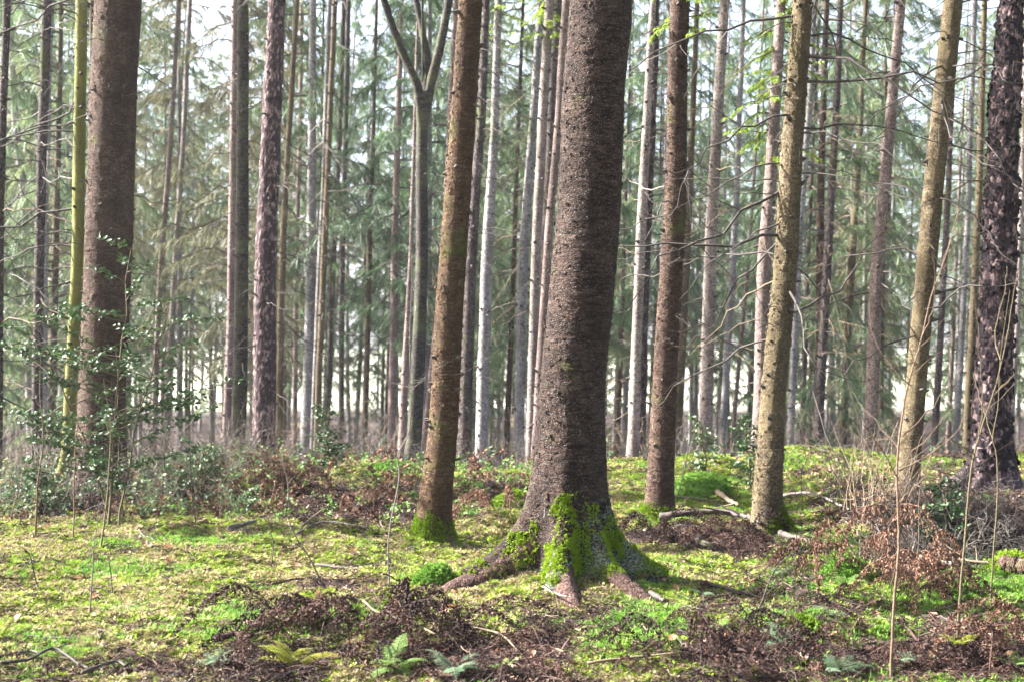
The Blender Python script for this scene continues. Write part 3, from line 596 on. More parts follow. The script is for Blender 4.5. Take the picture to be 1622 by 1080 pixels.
roots = [root(T, [(-.18, -.05, .22), (-.36, -.10, .10), (-.55, -.16, .03), (-.78, -.22, -.02), (-.98, -.3, -.14)], [.12, .10, .085, .065, .035]),
         root(T, [(-.04, -.2, .2), (-.045, -.38, .08), (-.03, -.58, .02), (.0, -.80, -.02), (.06, -1.05, -.13)], [.095, .085, .08, .065, .03]),
         root(T, [(.13, -.17, .2), (.24, -.32, .07), (.36, -.48, .02), (.50, -.62, -.02), (.70, -.8, -.14)], [.085, .08, .07, .055, .03]),
         root(T, [(.2, -.05, .2), (.36, -.10, .08), (.50, -.16, .02), (.66, -.2, -.13)], [.08, .07, .055, .03])]
ang = np.angle(np.exp(1j * (TH + pi / 2)))                     # 0 = facing the clearing
nz = fbm(V[:, 0] * 9, V[:, 1] * 9, V[:, 2] * 7, 4, 5)
lim = .40 + .10 * np.cos(ang * 2.2 - .3) - .14 * np.exp(-((ang + .72) / .22) ** 2)
mask = np.clip((lim - Hh) * 4.5 + nz * 1.9, 0, 1) * (Hh > -.03)
mask *= 1 - .92 * np.exp(-((ang + .62) / .17) ** 2) * (Hh < .6)                 # bare strip between two roots
mask *= 1 - .85 * np.exp(-((ang - .33) / .15) ** 2) * (Hh < .26)                # lichen-grey hollow
mask *= np.clip(.45 + 2.6 * fbm(V[:, 0] * 17, V[:, 1] * 17, V[:, 2] * 10, 3, 25), .04, 1)
moss_on(T, me, V, mask + 1e-9, 20000, .014, M['moss_trunk'], rng)
for (o, m_, rv), amt in zip(roots, (.5, .5, .8, 1.0)):
    t_ = np.clip(1 - np.hypot(rv[:, 0], rv[:, 1]) / (.55 * amt + .15), 0, 1) * np.clip(.5 + 2 * fbm(rv[:, 0] * 10, rv[:, 1] * 10, rv[:, 2] * 10, 3, 9), 0, 1) + 1e-9
    moss_on(T, m_, rv, t_, 3400, .014, M['moss_trunk'], rng)

# ---------------------------------------------------------------- the other near trees
T2, me, V, TH, Hh, P, rr = tree([(688, 862, 52), (690, 800, 51), (700, 700, 47), (719, 400, 43), (736, 150, 39), (748, 0, 37)], None, M['second'],
    'brown spruce with moss sleeve on its foot, just beside the thick central trunk', nb=5, bl=(.08, .35), nside=110, nh=330, relief='brown', flare=(.42, .13), lobes=[(-.6, .08, .4, .1), (pi, .08, .4, .12)], bz=(1.2, 6), knots=14)
scales_on(T2, me, V, Hh, 6000, .018, M['second'], rng, .3, 5.5, .25)
ang = np.angle(np.exp(1j * (TH + pi / 2))); nz = fbm(V[:, 0] * 9, V[:, 1] * 9, V[:, 2] * 7, 4, 15)
mask = np.clip((.30 - .10 * np.clip(ang, -.3, 1) - Hh) * 9 + nz * 1.2, 0, 1) * (Hh > -.05) * (1 - .9 * np.exp(-((ang - .75) / .22) ** 2)); moss_on(T2, me, V, mask + 1e-9, 6000, .014, M['moss_trunk'], rng)
T3, me, V, TH, Hh, P, rr = tree([(1043, 815, 47), (1045, 770, 43), (1053, 600, 38), (1066, 400, 36), (1072, 200, 32), (1078, 0, 30)], None, M['brown'],
    'warm brown spruce with many thin dead side branches, right behind the big central trunk', nb=26, bl=(.25, 1.1), nside=80, nh=260, relief='brown', flare=(.25, .18), knots=40, bz=(1.6, 9))
scales_on(T3, me, V, Hh, 4000, .018, M['brown'], rng, .2, 6, .25); moss_on(T3, me, V, np.clip((.10 - Hh) * 12 + .4 * (np.cos(TH - pi - .6)), 0, 1) * (Hh > -.05) + 1e-9, 1500, .018, M['moss_trunk'], rng)
T4, me, V, TH, Hh, P, rr = tree([(1215, 842, 47), (1216, 800, 46), (1224, 640, 40), (1246, 400, 37), (1258, 200, 33), (1273, 0, 30)], None, M['olive'],
    'olive-brown spruce with long bare whip branches and a green mossy root heel', nb=22, bl=(.4, 2.0), nside=80, nh=260, relief='brown', flare=(.22, .15), lobes=[(-.15, .14, .35, .10)], knots=60, bz=(1.7, 9))
scales_on(T4, me, V, Hh, 4000, .018, M['olive'], rng, .2, 6, .25); moss_on(T4, me, V, np.clip((.16 + .10 * np.cos(TH) - Hh) * 9, 0, 1) * np.clip(np.cos(TH + .2) + .1, 0, 1) * (Hh > -.05) + 1e-9, 2600, .016, M['moss_trunk'], rng)
T5, *_ = tree([(1437, 790, 36), (1440, 740, 33), (1453, 600, 31), (1471, 400, 31), (1490, 200, 31), (1511, 0, 29)], 13.2, M['olive'],
    'leaning olive-grey spruce rising from the dark root bank behind the tall sapling', nb=22, bl=(.3, 1.6), nside=64, nh=220, relief='brown', flare=(.35, .2), knots=50, bz=(1.4, 9))
T6, me, V, TH, Hh, P, rr = tree([(1567, 795, 66), (1568, 760, 60), (1572, 600, 54), (1582, 400, 50), (1590, 200, 42), (1604, 0, 34)], 13.4, M['pine'],
    'dark pine with flaky plated bark standing on a mound of rusty leaves', name='pine_tree', nb=12, bl=(.3, 1.5), nside=120, nh=330, relief='pine', flare=(.35, .22), lobes=[(pi + .2, .30, .30, .14), (-pi / 2 + .5, .12, .4, .2), (-.3, .12, .4, .18), (-2.2, .12, .35, .2)], bz=(1.8, 9))
scales_on(T6, me, V, Hh, 2800, .05, M['pine'], rng, .2, 6.5, .18)
root(T6, [(-.15, -.02, .2), (-.3, -.06, .1), (-.45, -.1, .03), (-.62, -.16, -.03), (-.8, -.2, -.08)], [.10, .085, .065, .05, .03], mat='darkbark')
T7, me, V, TH, Hh, P, rr = tree([(158, 770, 84), (160, 740, 80), (162, 600, 72), (171, 400, 73), (178, 200, 72), (187, 0, 71)], 15.2, M['brown'],
    'stout grey-brown spruce dotted with dark knots behind the holly bush', nb=14, bl=(.15, .9), nside=110, nh=300, relief='brown', flare=(.22, .2), knots=90, bz=(1.6, 9), side=None)
scales_on(T7, me, V, Hh, 7000, .02, M['brown'], rng, .2, 6.5, .25)
tree([(100, 750, 21), (105, 736, 20), (124, 400, 19), (126, 200, 19), (130, 0, 18)], 15.8, M['green'], 'slender yellow-green algae covered trunk close beside the stout knotted spruce', nb=22, bl=(.4, 1.9), side=(pi, 1.6), relief='brown', nside=40, nh=140)

# ---------------------------------------------------------------- the middle distance, each tree where it stands
ROWS = [
 # pts foot -> top, distance, bark, label, branches, length, twig colour
 ([(56, 700, 17), (58, 688, 17), (62, 400, 15), (74, 0, 15)], 21, 'darkbark', 'dark grey trunk near the photo edge crossed by black dead branches', 24, (.6, 1.9), 'twig_dark'),
 ([(-4, 720, 14), (1, 350, 12), (9, 0, 12)], 17, 'darkbark', 'leftmost trunk, cut by the photo edge, with long dark side branches', 18, (.6, 1.6), 'twig_dark'),
 ([(68, 690, 9), (75, 200, 8), (82, 0, 8)], 30, 'grey', 'thin grey trunk half hidden behind the dark grey trunk near the photo edge', 6, (.5, 1.2), 'twig_grey'),
 ([(48, 690, 13), (40, 320, 12), (23, 200, 11), (14, 0, 9)], 34, 'grey', 'blurred grey trunk curving left beyond the black dead branches', 4, (.5, 1.4), 'twig_grey'),
 ([(132, 720, 10), (143, 300, 10), (147, 0, 10)], 24, 'olive', 'narrow brown trunk squeezed between the green trunk and the stout spruce', 4, (.3, .8), 'twig_dark'),
 ([(243, 700, 11), (249, 528, 9), (256, 400, 9), (268, 260, 8)], 34, 'pink', 'pale slim trunk right of the holly, its top lost in olive foliage', 4, (.4, .9), 'twig_tan'),
 ([(262, 690, 10), (278, 400, 9), (288, 260, 8)], 36, 'pale', 'slim tan trunk, second right of the holly, its top lost in foliage', 4, (.4, .9), 'twig_tan'),
 ([(376, 712, 26), (378, 690, 24), (383, 400, 21), (385, 200, 19), (386, 0, 18)], 20.5, 'beech', 'straight grey trunk with a lit edge and short broken white stubs', 24, (.15, 1.0), 'twig_grey'),
 ([(357, 700, 13), (366, 500, 13), (369, 300, 12), (372, 0, 11)], 27, 'pink', 'purplish thin trunk peeping out behind the straight grey trunk', 5, (.3, .8), 'twig_tan'),
 ([(441, 700, 11), (447, 400, 11), (455, 250, 9), (471, 0, 8)], 29, 'olive', 'thin green trunk next to the dark flaky pine', 12, (.4, 1.2), 'twig_tan'),
 ([(466, 700, 8), (470, 400, 7), (474, 250, 7)], 40, 'pink', 'very thin brown trunk just beyond the thin green one', 4, (.4, 1.0), 'twig_tan'),
 ([(495, 712, 9), (507, 400, 9), (512, 300, 8)], 28, 'grey', 'thin pale grey trunk touching the taller greenish one beside it', 3, (.3, .8), 'twig_grey'),
 ([(501, 715, 10), (513, 400, 10), (521, 230, 9), (531, 0, 8)], 27, 'olive', 'tall thin greenish trunk reaching out of view above the pale gap', 14, (.3, 1.2), 'twig_tan'),
 ([(517, 695, 9), (528, 400, 9), (536, 250, 8)], 36, 'darkbark', 'dim brown trunk right of the pair of thin pale trunks', 12, (.4, 1.3), 'twig_grey'),
 ([(540, 700, 9), (542, 400, 9), (546, 280, 8)], 38, 'darkbark', 'dim grey trunk, second right of the pair of thin pale trunks', 10, (.4, 1.3), 'twig_grey'),
 ([(577, 712, 10), (585, 400, 9), (590, 240, 7), (594, 120, 5)], 31, 'olive', 'lone thin olive trunk with fine drooping twigs below the bright sky gap', 16, (.4, 1.3), 'twig_dark'),
 ([(611, 690, 7), (622, 400, 6), (628, 280, 5)], 42, 'darkbark', 'hair-thin dark trunk between the lone olive trunk and the forked tree', 8, (.4, 1.1), 'twig_grey'),
 ([(635, 728, 14), (643, 560, 10), (651, 400, 7), (656, 250, 6)], 27, 'pink', 'sunlit pale trunk hugging the forked tree', 4, (.3, .8), 'twig_grey'),
 ([(672, 700, 10), (701, 420, 9), (707, 300, 9), (722, 20, 9)], 29, 'pink', 'slim reddish trunk partly hidden behind the mossy-footed brown spruce', 6, (.3, .8), 'twig_tan'),
 ([(734, 728, 24), (746, 400, 18), (762, 200, 14), (768, 60, 12)], 24, 'darkbark', 'dark blotched trunk showing right beside the mossy-footed brown spruce', 8, (.3, 1.1), 'twig_dark'),
 ([(762, 725, 20), (771, 400, 18), (783, 200, 13), (789, 30, 12)], 25, 'grey', 'pale silvery trunk standing behind the flat tree stump', 14, (.3, 1.1), 'twig_grey'),
 ([(821, 742, 17), (829, 400, 16), (847, 150, 12), (856, 0, 11)], 25, 'grey', 'grey-purple rough trunk, first left of the slim pair by the big spruce', 8, (.3, 1.0), 'twig_grey'),
 ([(840, 748, 15), (849, 400, 15), (861, 150, 15), (872, 0, 14)], 20, 'pale', 'slim pale trunk, outer one of the pair by the big spruce', 12, (.2, .9), 'twig_tan'),
 ([(838, 735, 18), (863, 400, 17), (880, 50, 16), (884, 0, 15)], 27, 'darkbark', 'dark trunk in the gap between the slim pair by the big spruce', 4, (.3, .7), 'twig_dark'),
 ([(847, 746, 15), (867, 400, 14), (884, 200, 13), (898, 0, 13)], 19.5, 'pink', 'slim pinkish trunk, the one nearest the left flank of the big spruce', 8, (.2, .7), 'twig_tan'),
 ([(1000, 762, 18), (1014, 400, 16), (1024, 200, 13), (1035, 0, 10)], 18.5, 'pale', 'slim sunlit trunk between the big spruce and the warm brown one', 18, (.2, 1.0), 'twig_tan'),
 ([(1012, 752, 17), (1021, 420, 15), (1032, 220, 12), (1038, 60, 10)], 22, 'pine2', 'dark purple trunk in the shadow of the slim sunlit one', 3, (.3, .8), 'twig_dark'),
 ([(1072, 745, 13), (1088, 400, 12), (1095, 250, 10), (1103, 60, 8)], 29, 'olive', 'thin greenish trunk just right of the warm brown spruce', 8, (.4, 1.1), 'twig_dark'),
 ([(1114, 758, 23), (1125, 400, 20), (1136, 200, 17), (1148, 0, 15)], 19, 'pale', 'pale straight trunk with a looping dead twig and small dark knots', 22, (.3, 1.3), 'twig_tan'),
 ([(1142, 740, 12), (1160, 430, 11), (1168, 280, 9)], 30, 'grey', 'thin grey trunk leaning right, beside the pale straight trunk', 6, (.4, 1.0), 'twig_grey'),
 ([(1160, 700, 7), (1183, 440, 6), (1192, 330, 5)], 36, 'pink', 'very thin reddish trunk leaning strongly right', 4, (.3, .8), 'twig_tan'),
 ([(1200, 720, 25), (1203, 690, 24), (1211, 400, 22), (1223, 250, 19), (1236, 0, 16)], 18, 'pink', 'pink-grey sunlit trunk with fresh green shoots up high', 14, (.3, 1.3), 'twig_tan'),
 ([(1249, 755, 13), (1265, 400, 11), (1284, 130, 10), (1290, 0, 9)], 23, 'grey', 'lavender-white thin trunk showing behind the olive-brown spruce', 3, (.3, .8), 'twig_grey'),
 ([(1293, 745, 17), (1311, 400, 14), (1324, 200, 11), (1330, 60, 9)], 26, 'darkbark', 'mottled dark trunk in the gap right of the lavender-white one', 14, (.4, 1.5), 'twig_dark'),
 ([(1334, 722, 13), (1350, 400, 12), (1360, 250, 9)], 32, 'olive', 'dim grey-green trunk left of the slender pink one on the bank', 8, (.4, 1.2), 'twig_dark'),
 ([(1375, 768, 21), (1390, 400, 20), (1405, 250, 18), (1429, 0, 15)], 18, 'pink', 'slender pink-grey trunk leaning right on the mossy bank', 16, (.3, 1.4), 'twig_dark'),
 ([(1395, 705, 7), (1402, 480, 6), (1408, 330, 5)], 40, 'grey', 'faint bluish trunk just right of the slender pink one', 4, (.4, .9), 'twig_grey'),
 ([(1406, 705, 7), (1412, 420, 6), (1416, 300, 5)], 44, 'grey', 'faint bluish trunk, second right of the slender pink one', 4, (.4, .9), 'twig_grey'),
 ([(1480, 720, 11), (1496, 420, 10), (1503, 280, 9)], 28, 'darkbark', 'thin grey trunk right behind the leaning olive-grey spruce', 8, (.4, 1.2), 'twig_dark'),
 ([(1511, 745, 11), (1523, 560, 10), (1533, 350, 9)], 30, 'grey', 'blurred pale trunk midway between the leaning spruce and the dark pine', 6, (.4, 1.1), 'twig_tan'),
 ([(1528, 745, 13), (1542, 480, 12), (1552, 260, 10)], 25, 'olive', 'greenish trunk close to the dark pine, on its left', 10, (.4, 1.2), 'twig_tan'),
 ([(1600, 700, 12), (1612, 480, 10), (1619, 300, 9)], 24, 'pale', 'pale trunk at the photo edge just beyond the dark pine', 8, (.3, 1.0), 'twig_dark'),
]
for i, (pts, d, mk, label, nb, bl, bm) in enumerate(ROWS):
    tops = pts[-1][1] > 30
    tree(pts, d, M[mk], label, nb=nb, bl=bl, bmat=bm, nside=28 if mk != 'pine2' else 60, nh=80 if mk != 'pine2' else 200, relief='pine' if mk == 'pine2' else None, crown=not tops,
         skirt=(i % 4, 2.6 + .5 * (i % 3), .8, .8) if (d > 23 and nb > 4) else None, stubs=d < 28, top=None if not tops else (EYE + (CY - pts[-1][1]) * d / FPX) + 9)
tree([(417, 710, 36), (418, 690, 33), (421, 400, 31), (430, 200, 28), (439, 0, 25)], 20, M['pine'], 'dark purple pine with shaggy flaking bark in front of the thin green trunk', name='pine_tree', nb=16, bl=(.3, 1.4), nside=90, nh=280, relief='pine', bz=(1.0, 9))
# the forked tree: a trunk and three limbs
E, me, V, TH, Hh, P, rr = tree([(652, 728, 27), (657, 690, 24), (664, 560, 22), (668, 400, 20), (668, 250, 18), (669, 165, 18)], 21.5, M['beech'], 'dark bare tree forking into three limbs under the sky gap', name='forked_tree', nb=8, bl=(.3, 1.0), nside=36, nh=90, crown=False, bz=(1.5, 4.8), top=5.35, stubs=False)
def limb(par, pts, d, rads, mat):
    W = bez([at(px, py, d + dd) - par.location for px, py, dd in pts], 26); r = np.interp(np.linspace(0, 1, 26), np.linspace(0, 1, len(rads)), rads)
    V, F = tube(W, r, 14); V += (fbm(V[:, 0] * 9, V[:, 1] * 9, V[:, 2] * 6, 2, 4) * .008)[:, None]; return link('limb', mesh_np('limb', V, F, [mat], None, True), par)
limb(E, [(669, 200, 0), (662, 140, -.1), (634, 75, -.2), (608, 0, -.3), (590, -70, -.4), (560, -220, -.6)], 21.5, [.085, .07, .058, .05, .045, .02], M['beech'])
limb(E, [(669, 200, 0), (677, 110, .05), (671, 60, .1), (659, 0, .2), (650, -70, .2), (655, -230, .3)], 21.5, [.09, .062, .052, .048, .04, .02], M['beech'])
limb(E, [(669, 200, 0), (682, 135, 0), (697, 75, -.1), (711, 0, -.1), (722, -80, -.2), (750, -240, -.1)], 21.5, [.09, .075, .068, .06, .05, .02], M['beech'])
# fresh green shoots on three trunks
by = {o.get('label'): o for o in COL.objects if o.get('label')}
for lab, rows in (('pink-grey sunlit trunk with fresh green shoots up high', [(1225, 190, .9, 0), (1238, 70, .8, 1)]), ('pale silvery trunk standing behind the flat tree stump', [(787, 15, .9, 1)]), ('slim pale trunk, outer one of the pair by the big spruce', [(868, 10, .7, 0)]),
        ('warm brown spruce with many thin dead side branches, right behind the big central trunk', [(1085, -15, .6, 1)])):
    o = by[lab]
    for (px, py, s, k) in rows:
        p = at(px, py, o.location.y) - o.location; link('shoots', CR_fresh[k], o, (p.x, p.y, p.z - .8 * s), (0, 0, R.random() * 6), (s, s, s))

# ---------------------------------------------------------------- the wood behind: spruces that only differ by where they stand
rng = np.random.default_rng(303)
def far_trunk(mat, seed):
    z = np.concatenate([[-.3, 0, .3], np.linspace(.8, 20, 15)]); r = .125 * (1 - z / 22).clip(.1); r[:3] *= [1.35, 1.25, 1.1]
    P = np.stack([.10 * fbm(z * .16, z * 0 + seed, o=2, seed=seed), .10 * fbm(z * .16 + 7, z * 0 + seed, o=2, seed=seed + 1), z], 1); P[:, :2] -= P[1, :2]
    V, F = tube(P, r, 10); return mesh_np('trunk', V, F, [mat], None, True)
FT = [far_trunk(M[k], 40 + i) for i, k in enumerate(('pink', 'pale', 'grey', 'olive', 'darkbark', 'brown', 'grey', 'beech'))]
LANDMARKS = [(60, 'the dark grey trunk near the photo edge'), (175, 'the stout spruce behind the holly'), (270, 'the slim pale pair beyond the holly'), (380, 'the straight grey trunk'), (428, 'the dark purple pine'), (518, 'the tall thin greenish trunk'), (587, 'the lone olive trunk'), (668, 'the forked tree'),
             (722, 'the mossy-footed spruce'), (776, 'the silvery trunk'), (930, 'the big central spruce'), (1065, 'the warm brown spruce'), (1126, 'the pale straight trunk'), (1245, 'the olive-brown spruce'), (1312, 'the mottled dark trunk'), (1392, 'the slender pink trunk'), (1472, 'the leaning olive-grey spruce'), (1582, 'the dark flaky pine')]
ORD = ['nearest', 'second', 'third', 'fourth', 'fifth', 'sixth', 'seventh', 'eighth', 'ninth', 'tenth', 'eleventh', 'twelfth', 'thirteenth', 'fourteenth', 'fifteenth', 'sixteenth', 'seventeenth', 'eighteenth', 'nineteenth', 'twentieth']
FAR = []
def far_tree(x, y, s, crown, hb, what, grp, sk=True):
    e = bpy.data.objects.new('spruce_tree', None); COL.objects.link(e); e.location = (x, y, gz1(x, y)); e.rotation_euler = (rng.normal() * .012, .025 + rng.normal() * .018, 0); e.empty_display_size = .2
    k = .55 + .55 * rng.random()
    link('trunk', FT[rng.integers(len(FT))], e, (0, 0, 0), (0, 0, rng.random() * 6), (s * k, s * k, s))
    if crown is not None: link('crown', crown, e, (0, 0, hb), (0, 0, rng.random() * 6), (s * (.85 + .4 * rng.random()),) * 2 + ((20 * s - hb) / 10.5,))
    if sk: link('dead_branches', SK[rng.integers(4)], e, (0, 0, max(1.2, hb - 4.5)), (0, 0, rng.random() * 6), (s, s, .9))['kind'] = 'stuff'
    FAR.append((e, CX + (x + .04 * y * .5) * FPX / y, what, grp))
def label_far():
    """each far stem is told apart by counting from the trunk in front that it stands next to"""
    rows = {}
    for e, px, what, grp in FAR:
        q, nm = min(LANDMARKS, key=lambda t: abs(t[0] - px)); rows.setdefault((what, 'left' if px < q else 'right', nm), []).append((abs(px - q), e, grp))
    for (what, sd_, nm), r in rows.items():
        for i, (_, e, grp) in enumerate(sorted(r, key=lambda t: t[0])): tag(e, '%s, %s to the %s of %s' % (what, ORD[min(i, 19)], sd_, nm), 'tree', grp)
gaps = [(595, 50, 72), (1435, 40, 42), (335, 30, 26), (75, 60, 40), (1010, 0, 24), (1180, 0, 34), (820, 0, 18)]
used = []
def free(px, y, sep):
    for (p, q) in used:
        if abs(p - px) * y / FPX < sep and abs(q - y) < 2.2: return False
    return True
n = 0
while n < 72:                                                # the nearer belt, needles low enough to be seen
    y = 30 + 30 * rng.random() ** 1.1; px = -80 + 1780 * rng.random()
    if any(abs(px - g) < wd for g, _, wd in gaps) and rng.random() < .9 or not free(px, y, 1.2): continue
    used.append((px, y)); x = (px - CX) * y / FPX; n += 1
    olive = 180 < px < 420 or rng.random() < .15
    far_tree(x, y, .8 + .35 * rng.random(), CR_olive[rng.integers(2)] if olive else CR_green[rng.integers(4)], 1.2 + 4.2 * rng.random() ** 1.2, 'olive-needled spruce behind' if olive else 'green-needled spruce behind', 'spruces in the wood behind')
n = 0
while n < 165:                                                # the far belt against the bright edge of the wood
    y = 50 + 52 * rng.random(); px = -75 + 1660 * rng.random()
    if not free(px, y, .9): continue
    used.append((px, y)); x = (px - CX) * y / FPX; n += 1
    far_tree(x, y, .75 + .35 * rng.random(), CR_green[rng.integers(4)] if rng.random() < .8 else CR_olive[rng.integers(2)], (.8 + 5 * rng.random()) if rng.random() < .7 else 6 + 3 * rng.random(), 'faint far spruce', 'far spruces at the edge of the wood', sk=False)
label_far()

# ================================================================ undergrowth
rng = np.random.default_rng(404)
def brush_mesh(rng, n=16, h=1.1, mat=M['twig_grey']):
    b = MB()
    for i in range(n):
        a = rng.random() * 6.283; l = h * (.5 + .6 * rng.random()); t = np.linspace(0, 1, 6)[:, None]; o = np.array([rng.normal() * .22, rng.normal() * .22, -.05]); d = np.array([math.cos(a), math.sin(a), 0]) * (.2 + .6 * rng.random())
        P = o + (np.array([0, 0, 1]) * t + d * t ** 1.6) * l; P[1:] += rng.normal(size=(5, 3)) * .025; b.tube(P, .0055 * (1 - .75 * t[:, 0]), 3)
        for q in range(4):
            k = rng.integers(1, 5); e = rng.normal(size=3) * [.6, .6, .3] + [0, 0, .35]; ll = l * (.15 + .25 * rng.random()); Q = P[k] + e * ll * np.linspace(0, 1, 4)[:, None]; Q[1:] += rng.normal(size=(3, 3)) * .015
            b.tube(Q, .003 * (1 - .7 * np.linspace(0, 1, 4)), 3)
    return b.mesh('brush', [mat])
def sprig_mesh(rng, mat, n=11, h=.55, leaf=.055, stem='sap', w=.40):
    """leafy sprig: a few stems with ovate leaves"""
    b = MB()
    for s in range(3):
        a = rng.random() * 6.283; d = np.array([math.cos(a), math.sin(a), 0]) * (.3 + .6 * rng.random()); l = h * (.6 + .6 * rng.random()); t = np.linspace(0, 1, 6)[:, None]
        P = np.array([rng.normal() * .03, rng.normal() * .03, -.03]) + (np.array([0, 0, 1]) * (t - .3 * t ** 2) + d * t ** 1.4) * l; b.tube(P, .0035 * (1 - .6 * t[:, 0]), 3, 1)
        for q in range(n):
            u = .25 + .75 * rng.random(); k = min(int(u * 5), 4); c = P[k] + (P[k + 1] - P[k]) * (u * 5 - k); V, F = curled_leaf(leaf * (.7 + .6 * rng.random()), leaf * w * (.8 + .4 * rng.random()) , rng, .4)
            V = V + [leaf * .55, 0, 0]; e = np.array(Euler((rng.normal() * .6, rng.normal() * .5, rng.random() * 6.283)).to_matrix()); b.add(V @ e.T + c, F, 0)
    return b.mesh('sprig', [mat, M[stem]])
S_brush = [source('brush', brush_mesh(rng, 16, 1.15, M[k])) for k in ('twig_grey', 'twig_grey', 'twig_tan', 'sap')]
S_bram = [source('bramble_sprig', sprig_mesh(rng, M['bramble'])) for _ in range(4)]
S_brd = [source('dead_fern_bits', sprig_mesh(rng, M['bracken_red'], 16, .45, .045)) for _ in range(3)]
S_lite = [source('pale_sprig', sprig_mesh(rng, M['fern_green'], 9, .3, .045)) for _ in range(3)]
def plants(name, n, fn, S, label, cat, seed, scl=(.7, 1.3), zoff=0., tilt=.15):
    r = np.random.default_rng(seed); x, y = fn(r, n); nn = len(x)
    rot = np.stack([r.normal(size=nn) * tilt, r.normal(size=nn) * tilt, r.random(nn) * 6.283], 1)
    return scatter(name, np.stack([x, y, gz(x, y) + zoff], 1), rot, scl[0] + (scl[1] - scl[0]) * r.random(nn), r.integers(0, len(S), nn), S, label, None, cat)
def by_pixel(x0, x1, y0, y1, f=None):
    def fn(r, n):
        y = y0 + (y1 - y0) * r.random(n); px = x0 + (x1 - x0) * r.random(n); x = (px - CX) * y / FPX
        if f is not None: k = r.random(n) < f(px, y); x, y = x[k], y[k]
        return x, y
    return fn
plants('bare_brush', 230, by_pixel(-120, 1740, 17.6, 25), S_brush, 'grey leafless brush filling the hollow behind the bank', 'brush', 1, (.3, .8))
plants('bramble_thicket', 320, by_pixel(-80, 470, 13.3, 18.5, lambda px, y: np.clip(1.15 - (px - 250) / 220, .05, 1)), S_bram, 'low glossy bramble and holly thicket under the stout spruce', 'undergrowth', 2, (.35, .85))
plants('thicket_stems', 48, by_pixel(-60, 470, 13.2, 17.5), S_brush, 'bare brown stems standing among the brambles', 'undergrowth', 9, (.35, .8), tilt=.25)
plants('bracken_debris', 360, by_pixel(-60, 900, 13.2, 18.5, lambda px, y: .3 + .7 * np.exp(-((px - 430) / 260) ** 2)), S_brd, 'brown broken bracken in front of the hollow', 'undergrowth', 3, (.4, .85), tilt=.5)
plants('pale_sprigs', 260, by_pixel(230, 900, 13.0, 19.0), S_lite, 'small pale green sprigs dotting the leaf litter', 'undergrowth', 4, (.4, .9), tilt=.4)
plants('hollow_sprigs', 320, by_pixel(200, 1500, 18.5, 24, lambda px, y: .3 + .7 * np.exp(-((px - 1170) / 90) ** 2) + .5 * np.exp(-((px - 430) / 200) ** 2)), S_bram, 'scattered holly sprigs along the edge of the hollow', 'undergrowth', 5, (.5, 1.1))

# ---------------------------------------------------------------- the holly bush
def holly_bush(px, py, hgt, wid, nst, nleaf, label, seed, name='holly_bush'):
    r = np.random.default_rng(seed); b0 = on_ground(px, py); e = bpy.data.objects.new(name, None); COL.objects.link(e); e.location = b0; tag(e, label, 'bush')
    LB = MB()
    for s in range(nst):
        lean = np.array([r.normal() * .16, r.normal() * .12, 0]) * hgt; l = hgt * (1.0 if s == 0 else .45 + .45 * r.random()); t = np.linspace(0, 1, 10)[:, None]
        P = np.array([r.normal() * .06, r.normal() * .06, -.1]) * (s > 0) + np.array([0, 0, 1]) * t * l + lean * t ** 1.3; P[1:] += r.normal(size=(9, 3)) * .012
        V, F = tube(P, .014 * (l / hgt) * (1 - .75 * t[:, 0]), 7); st = link('stem', mesh_np('stem', V, F, [M['sapgreen']], None, True), e)
        for q in range(int(20 * l / hgt) + 2):
            u = .20 + .80 * (q + r.random()) / (20 * l / hgt + 2); k = min(int(u * 9), 8); c = P[k] + (P[k + 1] - P[k]) * (u * 9 - k); a = (0 if r.random() < .5 else pi) + r.normal() * .8
            bl = wid * (1.05 - .75 * abs(u - .45)) * (.35 + .65 * r.random()); w_ = np.linspace(0, 1, 7)[:, None]; d = np.array([math.cos(a), math.sin(a), 0])
            Q = c + d * bl * w_ + np.array([0, 0, 1]) * bl * (.5 * w_ * (.3 + r.random()) - .12 * w_ ** 2); Q[1:] += r.normal(size=(6, 3)) * .008
            V, F = tube(Q, .0055 * (1 - .7 * w_[:, 0]), 5); link('branch', mesh_np('branch', V, F, [M['sapgreen']], None, True), e)
            nl = int(2.1 * nleaf * bl / wid)
            for m_ in range(nl):
                v = .18 + .82 * r.random(); kk = min(int(v * 6), 5); c2 = Q[kk] + (Q[kk + 1] - Q[kk]) * (v * 6 - kk) + r.normal(size=3) * .012; L_ = .036 + .022 * r.random()
                LV, LF = curled_leaf(L_, L_ * .30, r, .5); LV = LV + [L_ * .6, 0, 0]; ee = np.array(Euler((r.normal() * .7, r.normal() * .5, r.random() * 6.283)).to_matrix()); LB.add(LV @ ee.T + c2, LF, 0)
    link('leaves', LB.mesh('leaves', [M['holly']], True), e)['kind'] = 'stuff'
holly_bush(172, 830, 2.45, 1.1, 4, 36, 'tall open holly bush with glossy leaves in front of the stout spruce', 1)
holly_bush(60, 815, .55, .3, 2, 9, 'low holly bush beside the tall one, at its left foot', 2)
holly_bush(300, 800, .6, .35, 3, 12, 'knee-high holly on the brambly bank right of the tall holly bush', 3)
holly_bush(1190, 775, .75, .3, 2, 9, 'small holly peeping out behind the foot of the olive-brown spruce', 4)
holly_bush(1120, 770, .7, .25, 1, 9, 'slight young holly at the foot of the pale straight trunk', 5)
holly_bush(1492, 880, .55, .2, 2, 14, 'tiny holly seedling under the dark root bank', 6)
holly_bush(520, 755, .8, .3, 2, 14, 'small holly at the edge of the hollow below the pair of thin pale trunks', 7)

